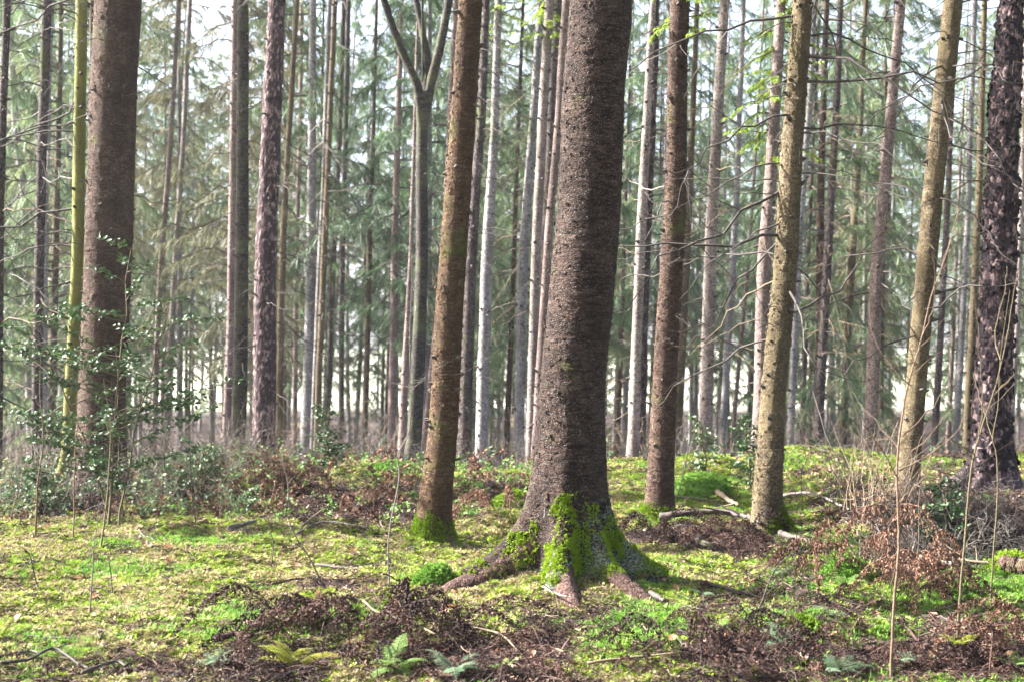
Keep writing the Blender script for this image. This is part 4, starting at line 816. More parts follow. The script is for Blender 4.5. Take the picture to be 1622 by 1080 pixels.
# ---------------------------------------------------------------- dead bracken
def dead_frond(rng, n=26, L=.62, mat=M['bracken']):
    """a collapsed bracken frond along +X: an arching stalk with crumpled, hanging leaflets"""
    b = MB(); t = np.linspace(0, 1, 9); hgt = .22 + .2 * rng.random(); P = np.stack([L * t, rng.normal() * .06 * t ** 2, hgt * np.sin(np.pi * (t * .95)) * (1 - .25 * t) - .03 * t], 1); P[1:] += rng.normal(size=(8, 3)) * .008; b.tube(P, .0038 * (1 - .6 * t), 4)
    for i in range(n):
        u = .22 + .78 * i / n; k = min(int(u * 8), 7); c = P[k] + (P[k + 1] - P[k]) * (u * 8 - k)
        for sg in (-1, 1):
            l = .17 * (1.05 - .75 * u) * (.6 + .7 * rng.random()); d = np.array([.35 * rng.random(), sg * (.35 + .4 * rng.random()), -.75 - .5 * rng.random()]); d /= np.linalg.norm(d); m = 6
            for q in range(m):
                f = (q + .5) / m; pc = c + d * l * f + rng.normal(size=3) * .006; ll = .017 * (1.15 - .6 * f) * (.7 + .7 * rng.random()); V, F = curled_leaf(ll * 1.5, ll * .42, rng, 1.2); V = V[[0, 1, 2, 6, 7, 8, 12, 13, 14]]
                ee = np.array(Euler(tuple(rng.random(3) * 6.283)).to_matrix()); b.add(V @ ee.T + pc, np.array([(0, 1, 4, 3), (1, 2, 5, 4), (3, 4, 7, 6), (4, 5, 8, 7)]), 0)
    return b.mesh('frond', [mat])
rng = np.random.default_rng(505)
FR_d = [dead_frond(rng, 22, .5 + .25 * rng.random()) for _ in range(5)]; FR_r = [dead_frond(rng, 20, .5 + .2 * rng.random(), M['bracken_red']) for _ in range(3)]
def bracken(px, py, n, s, lab, red=False, zs=1.0, spread=.12, az=None):
    b0 = on_ground(px, py); e = bpy.data.objects.new('dead_bracken', None); COL.objects.link(e); e.location = b0; tag(e, lab, 'bracken', 'clumps of dead bracken'); S = FR_r if red else FR_d
    if py > 880: s *= .88; zs *= .85; n = max(3, int(n * .9))
    for i in range(n):
        a = (6.283 * i / n + rng.normal() * .4) if az is None else az[i % len(az)] + rng.normal() * .2; k = s * (.75 + .5 * rng.random())
        link('frond', S[rng.integers(len(S))], e, (rng.normal() * spread, rng.normal() * spread, -.02), (rng.normal() * .2, rng.normal() * .15, a), (k, k, k * zs))
bracken(560, 1000, 15, 1.1, 'high dark heap of collapsed bracken in the middle of the foreground', zs=1.0, spread=.16)
bracken(650, 1015, 10, 1.0, 'dark bracken draped just right of the high heap', zs=.75, spread=.14)
bracken(495, 1000, 9, 1.1, 'black ridge of bracken trailing left off the high heap', az=[pi, pi + .4, 2.8], spread=.1)
bracken(420, 1050, 8, .8, 'flat blackish bracken behind the yellow fern', zs=.7)
bracken(720, 1040, 9, .85, 'low dark bracken mat in front of the central roots', zs=.7, spread=.2)
bracken(800, 1065, 8, .8, 'brown bracken mat at the photo bottom below the big spruce', zs=.6, spread=.2)
bracken(890, 1020, 7, .6, 'small curled bracken in front of the middle root', zs=.9)
bracken(1130, 1045, 10, .85, 'upright dark bracken clump right of the big spruce, fern leaf in it', zs=1.3)
bracken(1185, 1010, 6, .8, 'arching bracken just beyond the upright dark clump', zs=1.1)
bracken(1090, 1075, 7, .7, 'low bracken at the photo bottom below the upright dark clump', zs=.7)
bracken(1040, 860, 7, .9, 'row of hanging bracken at the foot of the warm brown spruce', zs=.9, spread=.2)
bracken(1110, 858, 7, .9, 'hanging bracken on the fallen pole', zs=.9, spread=.2)
bracken(1160, 850, 5, .7, 'thin bracken beside the fallen pole, toward the olive-brown spruce', zs=.8)
bracken(1240, 880, 5, .7, 'curled bracken below the mossy root heel', zs=.8)
bracken(1390, 925, 11, 1.25, 'tall russet bracken bush beside the tall sapling', red=True, zs=1.7, spread=.14)
bracken(1420, 960, 7, 1.05, 'russet bracken hanging low around the sapling stem', red=True, zs=1.3)
bracken(1345, 890, 6, .9, 'russet bracken on the left edge of the tall russet bush', red=True, zs=1.2)
bracken(1250, 955, 5, .7, 'bracken stalks standing in moss between the spruce and the russet bush', zs=.9)
bracken(1270, 1000, 5, .6, 'small pointed dark bracken heap in bright moss', zs=1.0, spread=.05)
bracken(1490, 985, 7, .75, 'dead bracken behind the thin right sapling', zs=.8)
bracken(1520, 1060, 10, .8, 'dark rounded bracken mound in the lower right', zs=1.0, spread=.18)
bracken(1590, 1010, 9, .9, 'wiry brown bracken at the right photo edge', red=True, zs=1.0, spread=.2)
bracken(1440, 1065, 6, .7, 'bracken scraps at the foot of the tall sapling', zs=.7)
bracken(1340, 1050, 6, .7, 'matted bracken left of the tall sapling foot', zs=.6)
bracken(1230, 1072, 7, .7, 'matted bracken near the pale ferns at the photo bottom', zs=.6)
bracken(30, 905, 4, .5, 'small dark bracken scrap at the left photo edge', zs=.7)
bracken(120, 1050, 6, .6, 'thin bracken scraps in the lower left corner', zs=.6, spread=.2)
bracken(300, 1065, 6, .6, 'bracken scraps left of the yellow fern', zs=.5, spread=.2)
bracken(580, 905, 5, .5, 'small bracken scrap in the straw moss behind the high heap', zs=.7)
bracken(400, 790, 7, 1.0, 'rusty bracken right of the brambles', red=True, zs=1.1, spread=.2)
bracken(460, 775, 6, .9, 'rusty bracken below the dark purple pine', red=True, spread=.2)
bracken(800, 825, 6, .9, 'brown bracken left of the big trunk, under the mossy hump', red=True, zs=1.0)
bracken(560, 815, 6, .9, 'rusty bracken in the litter left of the mossy-footed spruce', red=True, zs=.8, spread=.2)

bracken(955, 1070, 6, .7, 'matted bracken at the photo bottom right of the middle root', zs=.6, spread=.2)
bracken(1010, 1045, 5, .6, 'thin bracken in the moss before the upright dark clump', zs=.7, spread=.15)
bracken(640, 1075, 7, .75, 'bracken scraps behind the pale green fern at the photo bottom', zs=.7, spread=.2)
bracken(1170, 935, 5, .7, 'dark bracken flat on the moss right of the roots', zs=.7, spread=.2)
bracken(1300, 905, 6, .8, 'upright dead bracken stalks left of the russet bush', zs=1.2, spread=.15)
bracken(1080, 885, 5, .6, 'curled bracken below the short mossy log butt', zs=.7, spread=.2)
bracken(1470, 930, 5, .7, 'bracken below the whitish fallen branch', zs=.9, spread=.15)

# ---------------------------------------------------------------- living ferns
def fern_frond(rng, L, mat, n=19):
    b = MB(); t = np.linspace(0, 1, 9); P = np.stack([L * t, .03 * rng.normal() * t ** 2, L * (1.0 * t - .85 * t ** 2)], 1); b.tube(P, .0028 * (1 - .7 * t), 4, 1)
    for i in range(n):
        u = .12 + .86 * i / n; k = min(int(u * 8), 7); c = P[k] + (P[k + 1] - P[k]) * (u * 8 - k); pl = L * .26 * (math.sin(math.pi * min(1, u * .9 + .2)) ** .8) * (1.1 - u * .75)
        for sg in (-1, 1):
            d = np.array([.45, sg * .9, -.12 + rng.normal() * .06]); d /= np.linalg.norm(d); s = np.array([d[1], -d[0], 0]); s /= np.linalg.norm(s); m = 7
            for q in range(m):
                f = (q + .4) / m; pc = c + d * pl * f; ll = pl * .20 * (1.1 - .85 * f) + .002; wq = pl / m * .27
                for g2 in (-1, 1):
                    e = pc + s * g2 * ll + d * ll * .45 + np.array([0, 0, -.15 * ll]); b.add([pc - d * wq, pc + d * wq, e + d * wq * .6, e - d * wq * .4], [(0, 1, 2, 3)], 0)
    return b.mesh('frond', [mat, M['sapgreen']])
FN = {k: [fern_frond(rng, .45, M[k]) for _ in range(2)] for k in ('fern_yellow', 'fern_blue', 'fern_green')}
def fern(px, py, n, s, kind, lab, az=None):
    b0 = on_ground(px, py); e = bpy.data.objects.new('fern', None); COL.objects.link(e); e.location = b0 + Vector((0, 0, .03)); tag(e, lab, 'fern', 'living ferns'); n = int(n * 1.7)
    for i in range(n):
        a = 6.283 * i / n + rng.normal() * .3 if az is None else az[i % len(az)] + rng.normal() * .25; k = .55 * s * (.8 + .4 * rng.random())
        link('frond', FN[kind][i % 2], e, (0, 0, 0), (rng.normal() * .15, rng.normal() * .2, a), (k, k, k))
fern(470, 1062, 6, .95, 'fern_yellow', 'yellow fern at the photo bottom left of the bracken heap', az=[pi - .3, pi + .5, pi + .1, -1.2, 2.3, -.4])
fern(625, 1068, 6, .85, 'fern_green', 'pale green fern at the photo bottom below the bracken heap', az=[-.6, -2.3, pi / 2, -1.4, .3, 2.6])
fern(720, 1074, 6, .9, 'fern_blue', 'blue-grey fern spread flat at the photo bottom')
fern(635, 1010, 4, .6, 'fern_blue', 'grey-green fern tucked in the bracken heap')
fern(345, 1060, 5, .6, 'fern_blue', 'grey-green fern in the twigs left of the yellow fern')
fern(1110, 948, 4, .45, 'fern_blue', 'tiny blue-grey fern in moss right of the roots')
fern(1145, 1010, 4, .5, 'fern_green', 'green fern leaves caught in the upright dark bracken')
fern(1245, 1030, 6, .75, 'fern_blue', 'pale fern left of the matted bracken in the lower right')
fern(1330, 1074, 6, .75, 'fern_blue', 'pale fern at the photo bottom left of the tall sapling')
fern(1320, 985, 4, .6, 'fern_blue', 'flat pale fern left of the tall sapling')
fern(1240, 915, 5, .6, 'fern_blue', 'pale fern in the moss right below the mossy root heel')
fern(1340, 935, 5, .7, 'fern_green', 'bright fern below the russet bracken bush')
fern(1440, 1055, 4, .5, 'fern_blue', 'small pale fern right of the tall sapling foot')
fern(1520, 1030, 5, .55, 'fern_yellow', 'yellow-green fern on the rounded bracken mound')
fern(1605, 1065, 4, .6, 'fern_green', 'green fern in the lower right corner')
fern(890, 990, 4, .35, 'fern_yellow', 'tiny yellow fern before the middle root')
fern(1545, 895, 4, .55, 'fern_blue', 'grey fern below the fallen pale branch')
fern(800, 1072, 4, .5, 'fern_green', 'small green fern in the brown bracken mat')

# ---------------------------------------------------------------- saplings: a whippy stem and its twigs
rng = np.random.default_rng(606)
def sapling(pts, d, r0, lab, mat='sap', twigs=(), auto=0, name='sapling', r1=.25):
    """pts from the foot up, as seen; twigs: lists of seen points, each its own part"""
    if d is None: d = on_ground(*pts[0]).y
    W = [at(px, py, d) for px, py in pts]; g = gz1(W[0].x, d); W[0].z = g - .05; b0 = Vector((W[0].x, d, g)); e = bpy.data.objects.new(name, None); COL.objects.link(e); e.location = b0; tag(e, lab, 'sapling')
    n = 8 * len(W); Pm = bez([p - b0 for p in W], n); Pm[:, 1] += .05 * fbm(np.linspace(0, 3, n), np.zeros(n) + r0 * 999, o=2); Pm[1:] += rng.normal(size=(n - 1, 3)) * r0 * .12; rad = r0 * (1 - (1 - r1) * np.linspace(0, 1, n))
    V, F = tube(Pm, rad, 8); st = link('stem', mesh_np('stem', V, F, [M[mat]], None, True), e)
    for tw in twigs:
        dd = rng.normal() * .25; Q = bez([at(px, py, d + dd * i / len(tw)) - b0 for i, (px, py) in enumerate(tw)], 14); Q[2:] += rng.normal(size=(12, 3)) * .004
        V, F = tube(Q, np.linspace(r0 * .5, r0 * .16, 14), 6); link('twig', mesh_np('twig', V, F, [M[mat]], None, True), st)
    for i in range(auto):
        k = rng.integers(n // 4, n - 2); a = (0 if rng.random() < .5 else pi) + rng.normal() * .7; l = (.12 + .45 * rng.random()) * (1 - .5 * k / n); u = np.linspace(0, 1, 8)[:, None]
        Q = Pm[k] + np.array([math.cos(a), math.sin(a), .55 + .4 * rng.random()]) * l * u; Q[1:] += rng.normal(size=(7, 3)) * .006
        V, F = tube(Q, rad[k] * .5 * (1 - .75 * u[:, 0]), 5); link('twig', mesh_np('twig', V, F, [M[mat]], None, True), st)
    return e
sapling([(1410, 1078), (1416, 960), (1424, 860), (1422, 740), (1432, 650), (1445, 590), (1462, 530), (1475, 470), (1500, 400), (1520, 330)], None, .0075, 'tall brown sapling with many whippy twigs in the lower right', auto=14,
    twigs=[[(1424, 760), (1400, 720), (1380, 690), (1355, 650), (1340, 590), (1338, 540)], [(1424, 745), (1470, 720), (1510, 690), (1530, 655)], [(1445, 612), (1420, 590), (1400, 560), (1380, 520), (1378, 480)], [(1430, 690), (1480, 640), (1525, 580)],
           [(1462, 530), (1478, 490), (1480, 440), (1478, 400)], [(1475, 470), (1490, 430), (1512, 360)], [(1422, 800), (1450, 770), (1490, 740)], [(1418, 900), (1410, 940), (1412, 980)]])
sapling([(1515, 1018), (1522, 930), (1530, 840), (1540, 740), (1556, 680), (1575, 620), (1590, 560), (1600, 500), (1612, 430)], None, .0075, 'thin olive sapling crossing in front of the dark pine', 'sapgreen', auto=8,
    twigs=[[(1550, 690), (1556, 640), (1552, 560), (1545, 480)], [(1575, 625), (1600, 600), (1622, 585)], [(1585, 570), (1575, 530), (1590, 470), (1596, 420)], [(1545, 720), (1500, 690), (1470, 660)]])
sapling([(1570, 955), (1576, 860), (1580, 780), (1578, 720), (1572, 690), (1580, 640), (1584, 560), (1597, 460)], None, .0065, 'straight thin yellow sapling in front of the dark pine foot', 'sapgreen', auto=8, twigs=[[(1574, 700), (1555, 640), (1540, 590)]])
sapling([(617, 935), (616, 850), (632, 760), (630, 720), (648, 680), (650, 600), (649, 540), (652, 460), (653, 400)], None, .0055, 'thin whitish sapling with two level twigs left of the mossy-footed spruce', 'twig_grey', auto=6,
    twigs=[[(650, 615), (690, 595), (730, 590), (775, 565)], [(650, 608), (670, 600), (700, 578), (730, 562)], [(650, 614), (620, 605), (595, 595), (572, 588)], [(617, 880), (580, 850), (560, 820)], [(616, 905), (640, 880), (655, 860)]])
sapling([(142, 978), (145, 900), (152, 830), (158, 780)], None, .005, 'bare straight switch standing in the straw moss', 'twig_grey', auto=1)
sapling([(180, 945), (172, 890), (177, 870)], None, .005, 'short broken switch in the straw moss, right of the straight one', 'twig_dark', auto=2)
sapling([(55, 855), (60, 780), (68, 700), (62, 620), (66, 560)], None, .010, 'mossy-footed thin stem left of the tall holly', 'sap', auto=4)
sapling([(117, 850), (117, 770), (120, 690), (128, 640)], None, .008, 'tan thin stem just left of the tall holly', 'sap', auto=3)
sapling([(158, 870), (166, 810), (172, 740), (173, 660), (165, 600)], None, .009, 'pale thin stem rising through the tall holly', 'sapgreen', auto=4)
sapling([(64, 935), (48, 880), (36, 865)], None, .006, 'dead leaning twig with side shoots in the moss at the left photo edge', 'twig_dark', auto=5)
sapling([(428, 905), (432, 860), (424, 830), (430, 790)], None, .005, 'crooked dark twig standing left of the leaning sticks', 'twig_dark', auto=3)
sapling([(520, 935), (495, 890), (470, 850), (450, 800)], None, .006, 'slanting dark twig behind the bracken heap', 'twig_dark', auto=4)
sapling([(1190, 985), (1225, 905), (1262, 868)], None, .006, 'slanting dead stalk left of the russet bush', 'twig_dark', auto=3)
sapling([(1290, 965), (1280, 930), (1268, 900)], None, .005, 'short dark stalk in the moss left of the russet bush', 'twig_dark', auto=2)
sapling([(1448, 940), (1455, 870), (1456, 800), (1462, 740)], None, .007, 'grey thin stem right of the russet bush', 'twig_grey', auto=5)
sapling([(1070, 790), (1085, 740), (1092, 700), (1100, 660)], None, .006, 'thin curved shoot beside the warm brown spruce', 'sapgreen', auto=5)
sapling([(460, 820), (455, 760), (448, 720), (470, 660)], None, .007, 'thin bent sapling in the bracken below the dark purple pine', 'twig_grey', auto=6)
sapling([(255, 805), (262, 700), (268, 640)], None, .007, 'dark thin stem right of the tall holly', 'twig_dark', auto=5)
sapling([(310, 830), (302, 740), (305, 690)], None, .006, 'second dark thin stem, farther right of the tall holly', 'twig_dark', auto=5)
sapling([(690, 1000), (700, 960), (712, 935)], None, .004, 'thin straw stalk leaning over the bracken heap', 'twig_tan', auto=0)

# ---------------------------------------------------------------- sticks, poles and logs lying about
def stick(pts, r0, lab, mat='twig_dark', lift=.02, name='fallen_branch', k=8, twigs=2, cat='branch', r1=.5):
    W = []
    for px, py in pts: p = on_ground(px, py); W.append(p + Vector((0, 0, lift + r0 * .6)))
    b0 = W[0].copy(); P = bez([p - b0 for p in W], 6 * len(W)); n = len(P); P[1:] += rng.normal(size=(n - 1, 3)) * r0 * .12; r = r0 * (1 - (1 - r1) * np.linspace(0, 1, n)); V, F = tube(P, r, k)
    V += (fbm(V[:, 0] * 25, V[:, 1] * 25, V[:, 2] * 25, 2, 3) * r0 * .2)[:, None]
    caps = [np.concatenate([np.arange(k)[::-1]])[None], (np.arange(k) + (n - 1) * k)[None]]
    e = bpy.data.objects.new(name, None); COL.objects.link(e); e.location = b0; tag(e, lab, cat); lb = link('limb', mesh_np('limb', V, [F] + caps, [M[mat]], None, True), e)
    for i in range(twigs):
        q = rng.integers(2, n - 2); d = rng.normal(size=3) * [.5, .4, .25] + [0, 0, .25]; l = .1 + .25 * rng.random(); u = np.linspace(0, 1, 6)[:, None]; Q = P[q] + d * l * u; Q[1:] += rng.normal(size=(5, 3)) * .006
        V, F = tube(Q, r0 * .4 * (1 - .7 * u[:, 0]), 4); link('twig', mesh_np('twig', V, F, [M[mat]], None, True), lb)
    return e
stick([(362, 842), (400, 832), (440, 822), (470, 812)], .020, 'dark bare branch lying at the edge of the straw moss', 'twig_grey')
stick([(400, 800), (430, 790), (455, 782)], .014, 'pale short branch behind the dark bare one', 'twig_grey')
stick([(470, 850), (510, 832), (560, 836), (600, 845)], .012, 'long thin stick in the litter left of the mossy-footed spruce', 'twig_grey', twigs=4)
stick([(480, 845), (505, 822), (520, 810)], .012, 'short pale stick propped against the long thin one', 'twig_tan', lift=.06)
stick([(1045, 838), (1090, 832), (1140, 830), (1185, 840), (1205, 850)], .032, 'dark fallen pole between the warm brown and olive-brown spruces', 'twig_dark', lift=.1, twigs=4)
stick([(1105, 862), (1125, 872), (1140, 880)], .035, 'short mossy log butt below the fallen pole', 'darkbark', twigs=0)
stick([(1236, 852), (1270, 862), (1312, 868)], .03, 'dark stick lying right of the mossy root heel', 'twig_dark', twigs=1)
stick([(1250, 886), (1280, 882), (1312, 880)], .022, 'thin black stick below the dark one near the mossy root heel', 'twig_dark', twigs=1)
stick([(1240, 795), (1280, 790), (1310, 800), (1345, 818)], .018, 'pale bent branch on the mossy bank', 'twig_grey', lift=.05, twigs=3)
stick([(1445, 886), (1480, 890), (1515, 900), (1572, 908)], .018, 'whitish fallen branch under the dark root bank', 'twig_tan', lift=.06, twigs=3)
stick([(1455, 892), (1490, 898), (1520, 902)], .030, 'grey log under the whitish fallen branch', 'twig_grey', twigs=1)
stick([(1430, 872), (1470, 872), (1500, 870)], .025, 'mossy green log tucked in below the dark root bank', 'sapgreen', twigs=1)
stick([(1590, 908), (1610, 912), (1660, 914)], .075, 'moss-topped log end at the right photo edge', 'root', name='fallen_log', cat='log', twigs=0, r1=.9)
stick([(1065, 790), (1110, 795), (1150, 800)], .012, 'thin twig in the moss beside the warm brown spruce', 'twig_dark', twigs=2)
stick([(1125, 780), (1150, 800), (1170, 812)], .030, 'weathered broken log behind the fallen pole', 'twig_tan', lift=.05, twigs=1)
stick([(0, 1065), (45, 1058), (85, 1040), (120, 1062), (140, 1072)], .009, 'crooked twig in the lower left corner', 'twig_dark', lift=.04, twigs=3)
stick([(130, 1076), (180, 1060), (200, 1066)], .010, 'thick dark twig right of the crooked one', 'twig_dark', lift=.03)
stick([(40, 1015), (110, 1018), (175, 1015)], .007, 'straight thin twig across the moss in the lower left', 'twig_dark', twigs=2)
stick([(0, 1050), (40, 1042), (62, 1040)], .012, 'short stick at the left photo edge', 'twig_grey', twigs=1)
stick([(190, 1072), (240, 1070), (290, 1075)], .016, 'brown stick at the photo bottom left of the ferns', 'root', twigs=1)
stick([(340, 1022), (370, 1015), (395, 1018), (430, 1012)], .022, 'brown root-like stick under the bracken ridge', 'root', twigs=1)
stick([(575, 1000), (600, 1020), (650, 1035), (690, 1055)], .008, 'pale crooked stalk across the bracken heap', 'twig_tan', lift=.16, twigs=2)
stick([(740, 1010), (790, 1022), (820, 1050)], .007, 'straw stalk across the low bracken mat', 'twig_tan', lift=.06, twigs=1)
stick([(930, 1060), (1000, 1052), (1070, 1046)], .008, 'long straw stalk in the litter before the upright bracken', 'twig_tan', lift=.03, twigs=1)
stick([(1030, 948), (1045, 955), (1052, 960)], .022, 'dark chunk of bark right of the roots', 'twig_dark', twigs=0)
stick([(1060, 985), (1110, 968), (1170, 962)], .009, 'thin dark twig on the moss right of the roots', 'twig_dark', twigs=3)
stick([(1110, 930), (1150, 938), (1200, 950)], .016, 'dark half-buried stick right of the roots', 'twig_dark', twigs=2)
stick([(1290, 972), (1340, 968), (1400, 975)], .010, 'brown stick left of the tall sapling', 'root', twigs=2)
stick([(1270, 1045), (1330, 1042), (1365, 1045)], .009, 'reddish stalk left of the tall sapling foot', 'root', twigs=1)
stick([(1425, 990), (1445, 1020), (1465, 1045)], .010, 'slanting stalk right of the tall sapling', 'root', lift=.05, twigs=1)
stick([(860, 945), (885, 958), (905, 962)], .008, 'twig lying on the middle root', 'twig_grey', lift=.06, twigs=1)
stick([(300, 970), (350, 960), (415, 952)], .006, 'thin twig over the green moss patch', 'twig_dark', twigs=2)
stick([(500, 900), (560, 905), (600, 900)], .012, 'dark twig in the moss behind the bracken heap', 'twig_dark', twigs=4)
stick([(430, 930), (480, 922), (540, 925)], .010, 'dark crooked twig behind the bracken ridge', 'root', twigs=4)
stick([(215, 845), (240, 858), (265, 860)], .012, 'dark stick under the brambles', 'twig_dark', twigs=2)
stick([(1590, 776), (1610, 776), (1640, 775)], .035, 'grey pole at the right photo edge beside the dark pine', 'twig_grey', lift=.05, twigs=0)

S_twg = []
for q in range(5):
    b = MB(); l = .16 + .14 * rng.random(); t = np.linspace(-.5, .5, 7)[:, None]; P = np.array([1, 0, 0]) * t * l; P[1:] += rng.normal(size=(6, 3)) * .008; b.tube(P, .0038 * (1.2 - .8 * (t[:, 0] + .5)), 5)
    for i in range(2):
        k = rng.integers(1, 5); d = rng.normal(size=3) * [.6, 1, .5]; b.tube([P[k], P[k] + d * .03, P[k] + d * .065 + rng.normal(size=3) * .008], [.0025, .002, .001], 4)
    S_twg.append(source('loose_twig', b.mesh('loose_twig', [M[('twig_dark', 'root', 'twig_grey', 'twig_tan', 'twig_dark')[q]]], True)))
cover('loose_twigs', 5200, lambda L, G, x, y: cl(L * 1.1 - .1) * .8 + .08, S_twg, 'thin broken twigs strewn over litter and moss', 'twigs', seed=12, scl=(.6, 1.5), tilt=.22, lift=.025)

# ---------------------------------------------------------------- the flat tree stump
p = on_ground(744, 744); d = p.y; se = bpy.data.objects.new('tree_stump', None); COL.objects.link(se); se.location = p; tag(se, 'dark sawn stump with a pale flat top in front of the silvery trunk', 'stump')
rs = 23 * d / FPX; hs = .15; zz = np.linspace(-.1, hs, 14); me, V, TH, Hh = surface('stump_side', np.stack([zz * 0, zz * 0, zz], 1), np.full(14, rs), 40, M['twig_dark'], [(pi, .06, .4, .1), (-.7, .07, .4, .1)], (.15, .1), 'brown', 5); link('stump_side', me, se)
th = np.arange(40) * 2 * pi / 40; V = np.stack([np.cos(th) * rs * 1.02, np.sin(th) * rs * 1.02, 0 * th + hs + .012], 1); V2 = V.copy(); V2[:, 2] -= .03; F = np.stack([np.arange(40), (np.arange(40) + 1) % 40, (np.arange(40) + 1) % 40 + 40, np.arange(40) + 40], 1)[:, ::-1]
link('cut_top', mesh_np('cut_top', np.concatenate([V, V2]), [F, np.arange(40)[None]], [M['twig_grey']]), se)

# ---------------------------------------------------------------- moss cushions one can pick out
def cushion(px, py, rx, h, lab, mat='moss_green', n=1500):
    p = on_ground(px, py); k = 28; u, v = np.meshgrid(np.arange(k) * 2 * pi / k, np.linspace(0, 1, 10)); r = rx * np.sin(v * pi / 2); V = np.stack([r * np.cos(u), r * np.sin(u) * .8, h * np.cos(v * pi / 2) - .03], -1).reshape(-1, 3)
    V += (fbm(V[:, 0] * 9, V[:, 1] * 9, V[:, 2] * 9, 3, 2) * .25 * h)[:, None] * [.6, .6, 1]; i = np.arange(9)[:, None] * k; j = np.arange(k)[None]; j2 = (j + 1) % k; F = np.stack([i + j, i + k + j, i + k + j2, i + j2], -1).reshape(-1, 4)
    e = bpy.data.objects.new('moss_cushion', None); COL.objects.link(e); e.location = p; tag(e, lab, 'moss', 'moss cushions'); me = mesh_np('cushion', V, F, [M['moss_green']], None, True); link('cushion', me, e)
    moss_on(e, me, V, np.full(len(V), 1.), n, .022, M[mat], rng, 'moss_shoots')
cushion(688, 925, .15, .13, 'round dark green moss cushion at the tip of the left root', n=2200)
cushion(1110, 782, .30, .22, 'big green moss cushion right of the warm brown spruce', n=3200)
cushion(620, 748, .35, .14, 'flat green moss cushion at the rim of the hollow, below the forked tree', n=2200)
cushion(812, 806, .22, .18, 'yellow-green mossy hump left of the big trunk', 'moss_yellow', 2600)
cushion(1340, 915, .22, .14, 'green moss hump below the russet bracken bush', n=2200)
cushion(1265, 1000, .13, .09, 'small bright moss hump left of the flat pale fern', 'moss_yellow', 1400)
cushion(1600, 905, .20, .14, 'yellow moss cap over the log end at the right photo edge', 'moss_yellow', 1800)
cushion(1560, 792, .0001 + .12, .05, 'little moss patch on the rusty leaf mound by the dark pine', n=500)

# ---------------------------------------------------------------- roots and dry shoots hanging over the dark bank
S_hang = [source('bank_roots', brush_mesh(rng, 12, .5, M[k])) for k in ('twig_grey', 'twig_dark', 'twig_dark')]
r_ = np.random.default_rng(8); n = 85; px = 1400 + 260 * r_.random(n); y = 10.8 + .9 * r_.random(n); x = (px - CX) * y / FPX
scatter('bank_roots', np.stack([x, y, gz(x, y) + .02], 1), np.stack([r_.normal(size=n) * .6 + .7, r_.normal(size=n) * .6, r_.random(n) * 6.28], 1), .35 + .55 * r_.random(n), r_.integers(0, 3, n), S_hang, 'tangle of dry roots and shoots on the face of the dark bank', None, 'roots')
def bare_shrub(px, py, s, lab, k):
    p = on_ground(px, py); o = link('bare_shrub', brush_mesh(rng, 34, 1.2, M[k]), None, p, (0, 0, R.random() * 6), (s, s, s)); tag(o, lab, 'shrub')
bare_shrub(1335, 800, .75, 'grey twiggy shrub on the mossy bank beside the slender pink trunk', 'twig_grey'); bare_shrub(1440, 830, .5, 'bushy dry shoots round the foot of the leaning olive-grey spruce', 'sap'); bare_shrub(1385, 805, .6, 'tan twiggy shrub between the slender pink trunk and the leaning spruce', 'twig_tan')

# ---------------------------------------------------------------- single dead leaves lying on the moss
LV = []; LEAVES = []
for i in range(5):
    V, F = curled_leaf(.085, .026, rng, .6); LV.append(mesh_np('dead_leaf', V, F, [M['leaf_dead']], None, True))
for (px, py) in [(70, 952), (150, 955), (290, 955), (205, 970), (240, 985), (395, 1000), (30, 990), (120, 925), (330, 930), (470, 905), (560, 880), (700, 980), (715, 975), (760, 890), (1050, 930), (1065, 1025), (1020, 925), (880, 1045), (1080, 900), (1180, 930), (1270, 950), (1320, 1020), (1440, 900), (1540, 940), (1600, 955), (640, 760), (505, 770), (610, 1030), (205, 1052), (265, 875), (215, 860), (1480, 985)]:
    p = on_ground(px, py); o = link('dead_leaf', LV[R.randrange(5)], None, p + Vector((0, 0, .045)), (R.gauss(0, .35), R.gauss(0, .35), R.random() * 6.28)); s = .7 + .6 * R.random(); o.scale = (s, s, s)
    LEAVES.append((px, py, o))
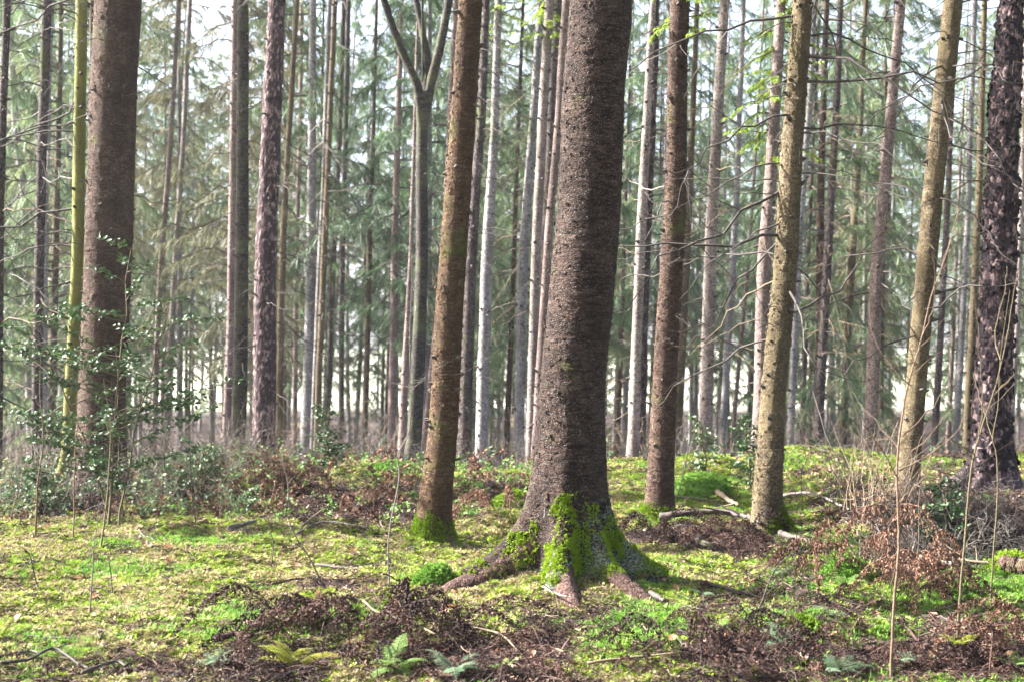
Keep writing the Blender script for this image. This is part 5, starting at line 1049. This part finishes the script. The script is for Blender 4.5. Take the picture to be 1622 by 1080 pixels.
SPOTS = [(64, 935, 'the dead leaning twig at the left photo edge'), (142, 978, 'the bare straight switch'), (180, 945, 'the short broken switch'), (45, 1058, 'the crooked twig in the lower left corner'), (350, 962, 'the thin twig over the green moss patch'), (470, 1062, 'the yellow fern'), (560, 985, 'the high bracken heap'),
         (688, 925, 'the round moss cushion'), (900, 975, 'the middle root tip'), (1040, 955, 'the chunk of bark right of the roots'), (1130, 1045, 'the upright dark bracken'), (1245, 915, 'the mossy root heel'), (1412, 1000, 'the tall sapling stem'), (1570, 950, 'the straight yellow sapling'), (620, 748, 'the flat moss cushion at the rim'), (235, 855, 'the dark stick under the brambles'), (430, 905, 'the crooked dark twig'), (688, 850, 'the mossy-footed spruce')]
rows = {}
for px, py, o in LEAVES:
    q = min(SPOTS, key=lambda t: math.hypot(t[0] - px, 2 * (t[1] - py))); rows.setdefault(q[2], []).append((math.hypot(q[0] - px, 2 * (q[1] - py)), o))
for nm, r in rows.items():
    for i, (_, o) in enumerate(sorted(r, key=lambda t: t[0])): tag(o, 'dead leaf on moss, %s to %s' % ('closest' if i == 0 else ORD[i] + ' closest', nm), 'leaf', 'dead leaves on the moss')

# ================================================================ the pale air between the far trees
def haze():
    x0, x1, y0, y1, z0, z1 = -760, 760, -120, 1150, -4, 34; V = [(x, y, z) for x in (x0, x1) for y in (y0, y1) for z in (z0, z1)]; F = [(0, 1, 3, 2), (4, 6, 7, 5), (0, 4, 5, 1), (2, 3, 7, 6), (0, 2, 6, 4), (1, 5, 7, 3)]
    m = bpy.data.materials.new('haze'); m.use_nodes = True; t = m.node_tree; t.nodes.remove(t.nodes['Principled BSDF']); v = t.nodes.new('ShaderNodeVolumePrincipled'); v.inputs['Density'].default_value = HAZE; v.inputs['Color'].default_value = (.92, .95, 1, 1); v.inputs['Anisotropy'].default_value = .3
    t.links.new(v.outputs[0], t.nodes['Material Output'].inputs['Volume']); o = link('haze', mesh_np('haze', V, np.array(F), [m])); tag(o, 'pale winter haze between the far trees', 'haze', None, 'stuff')
HAZE = .00032
haze()
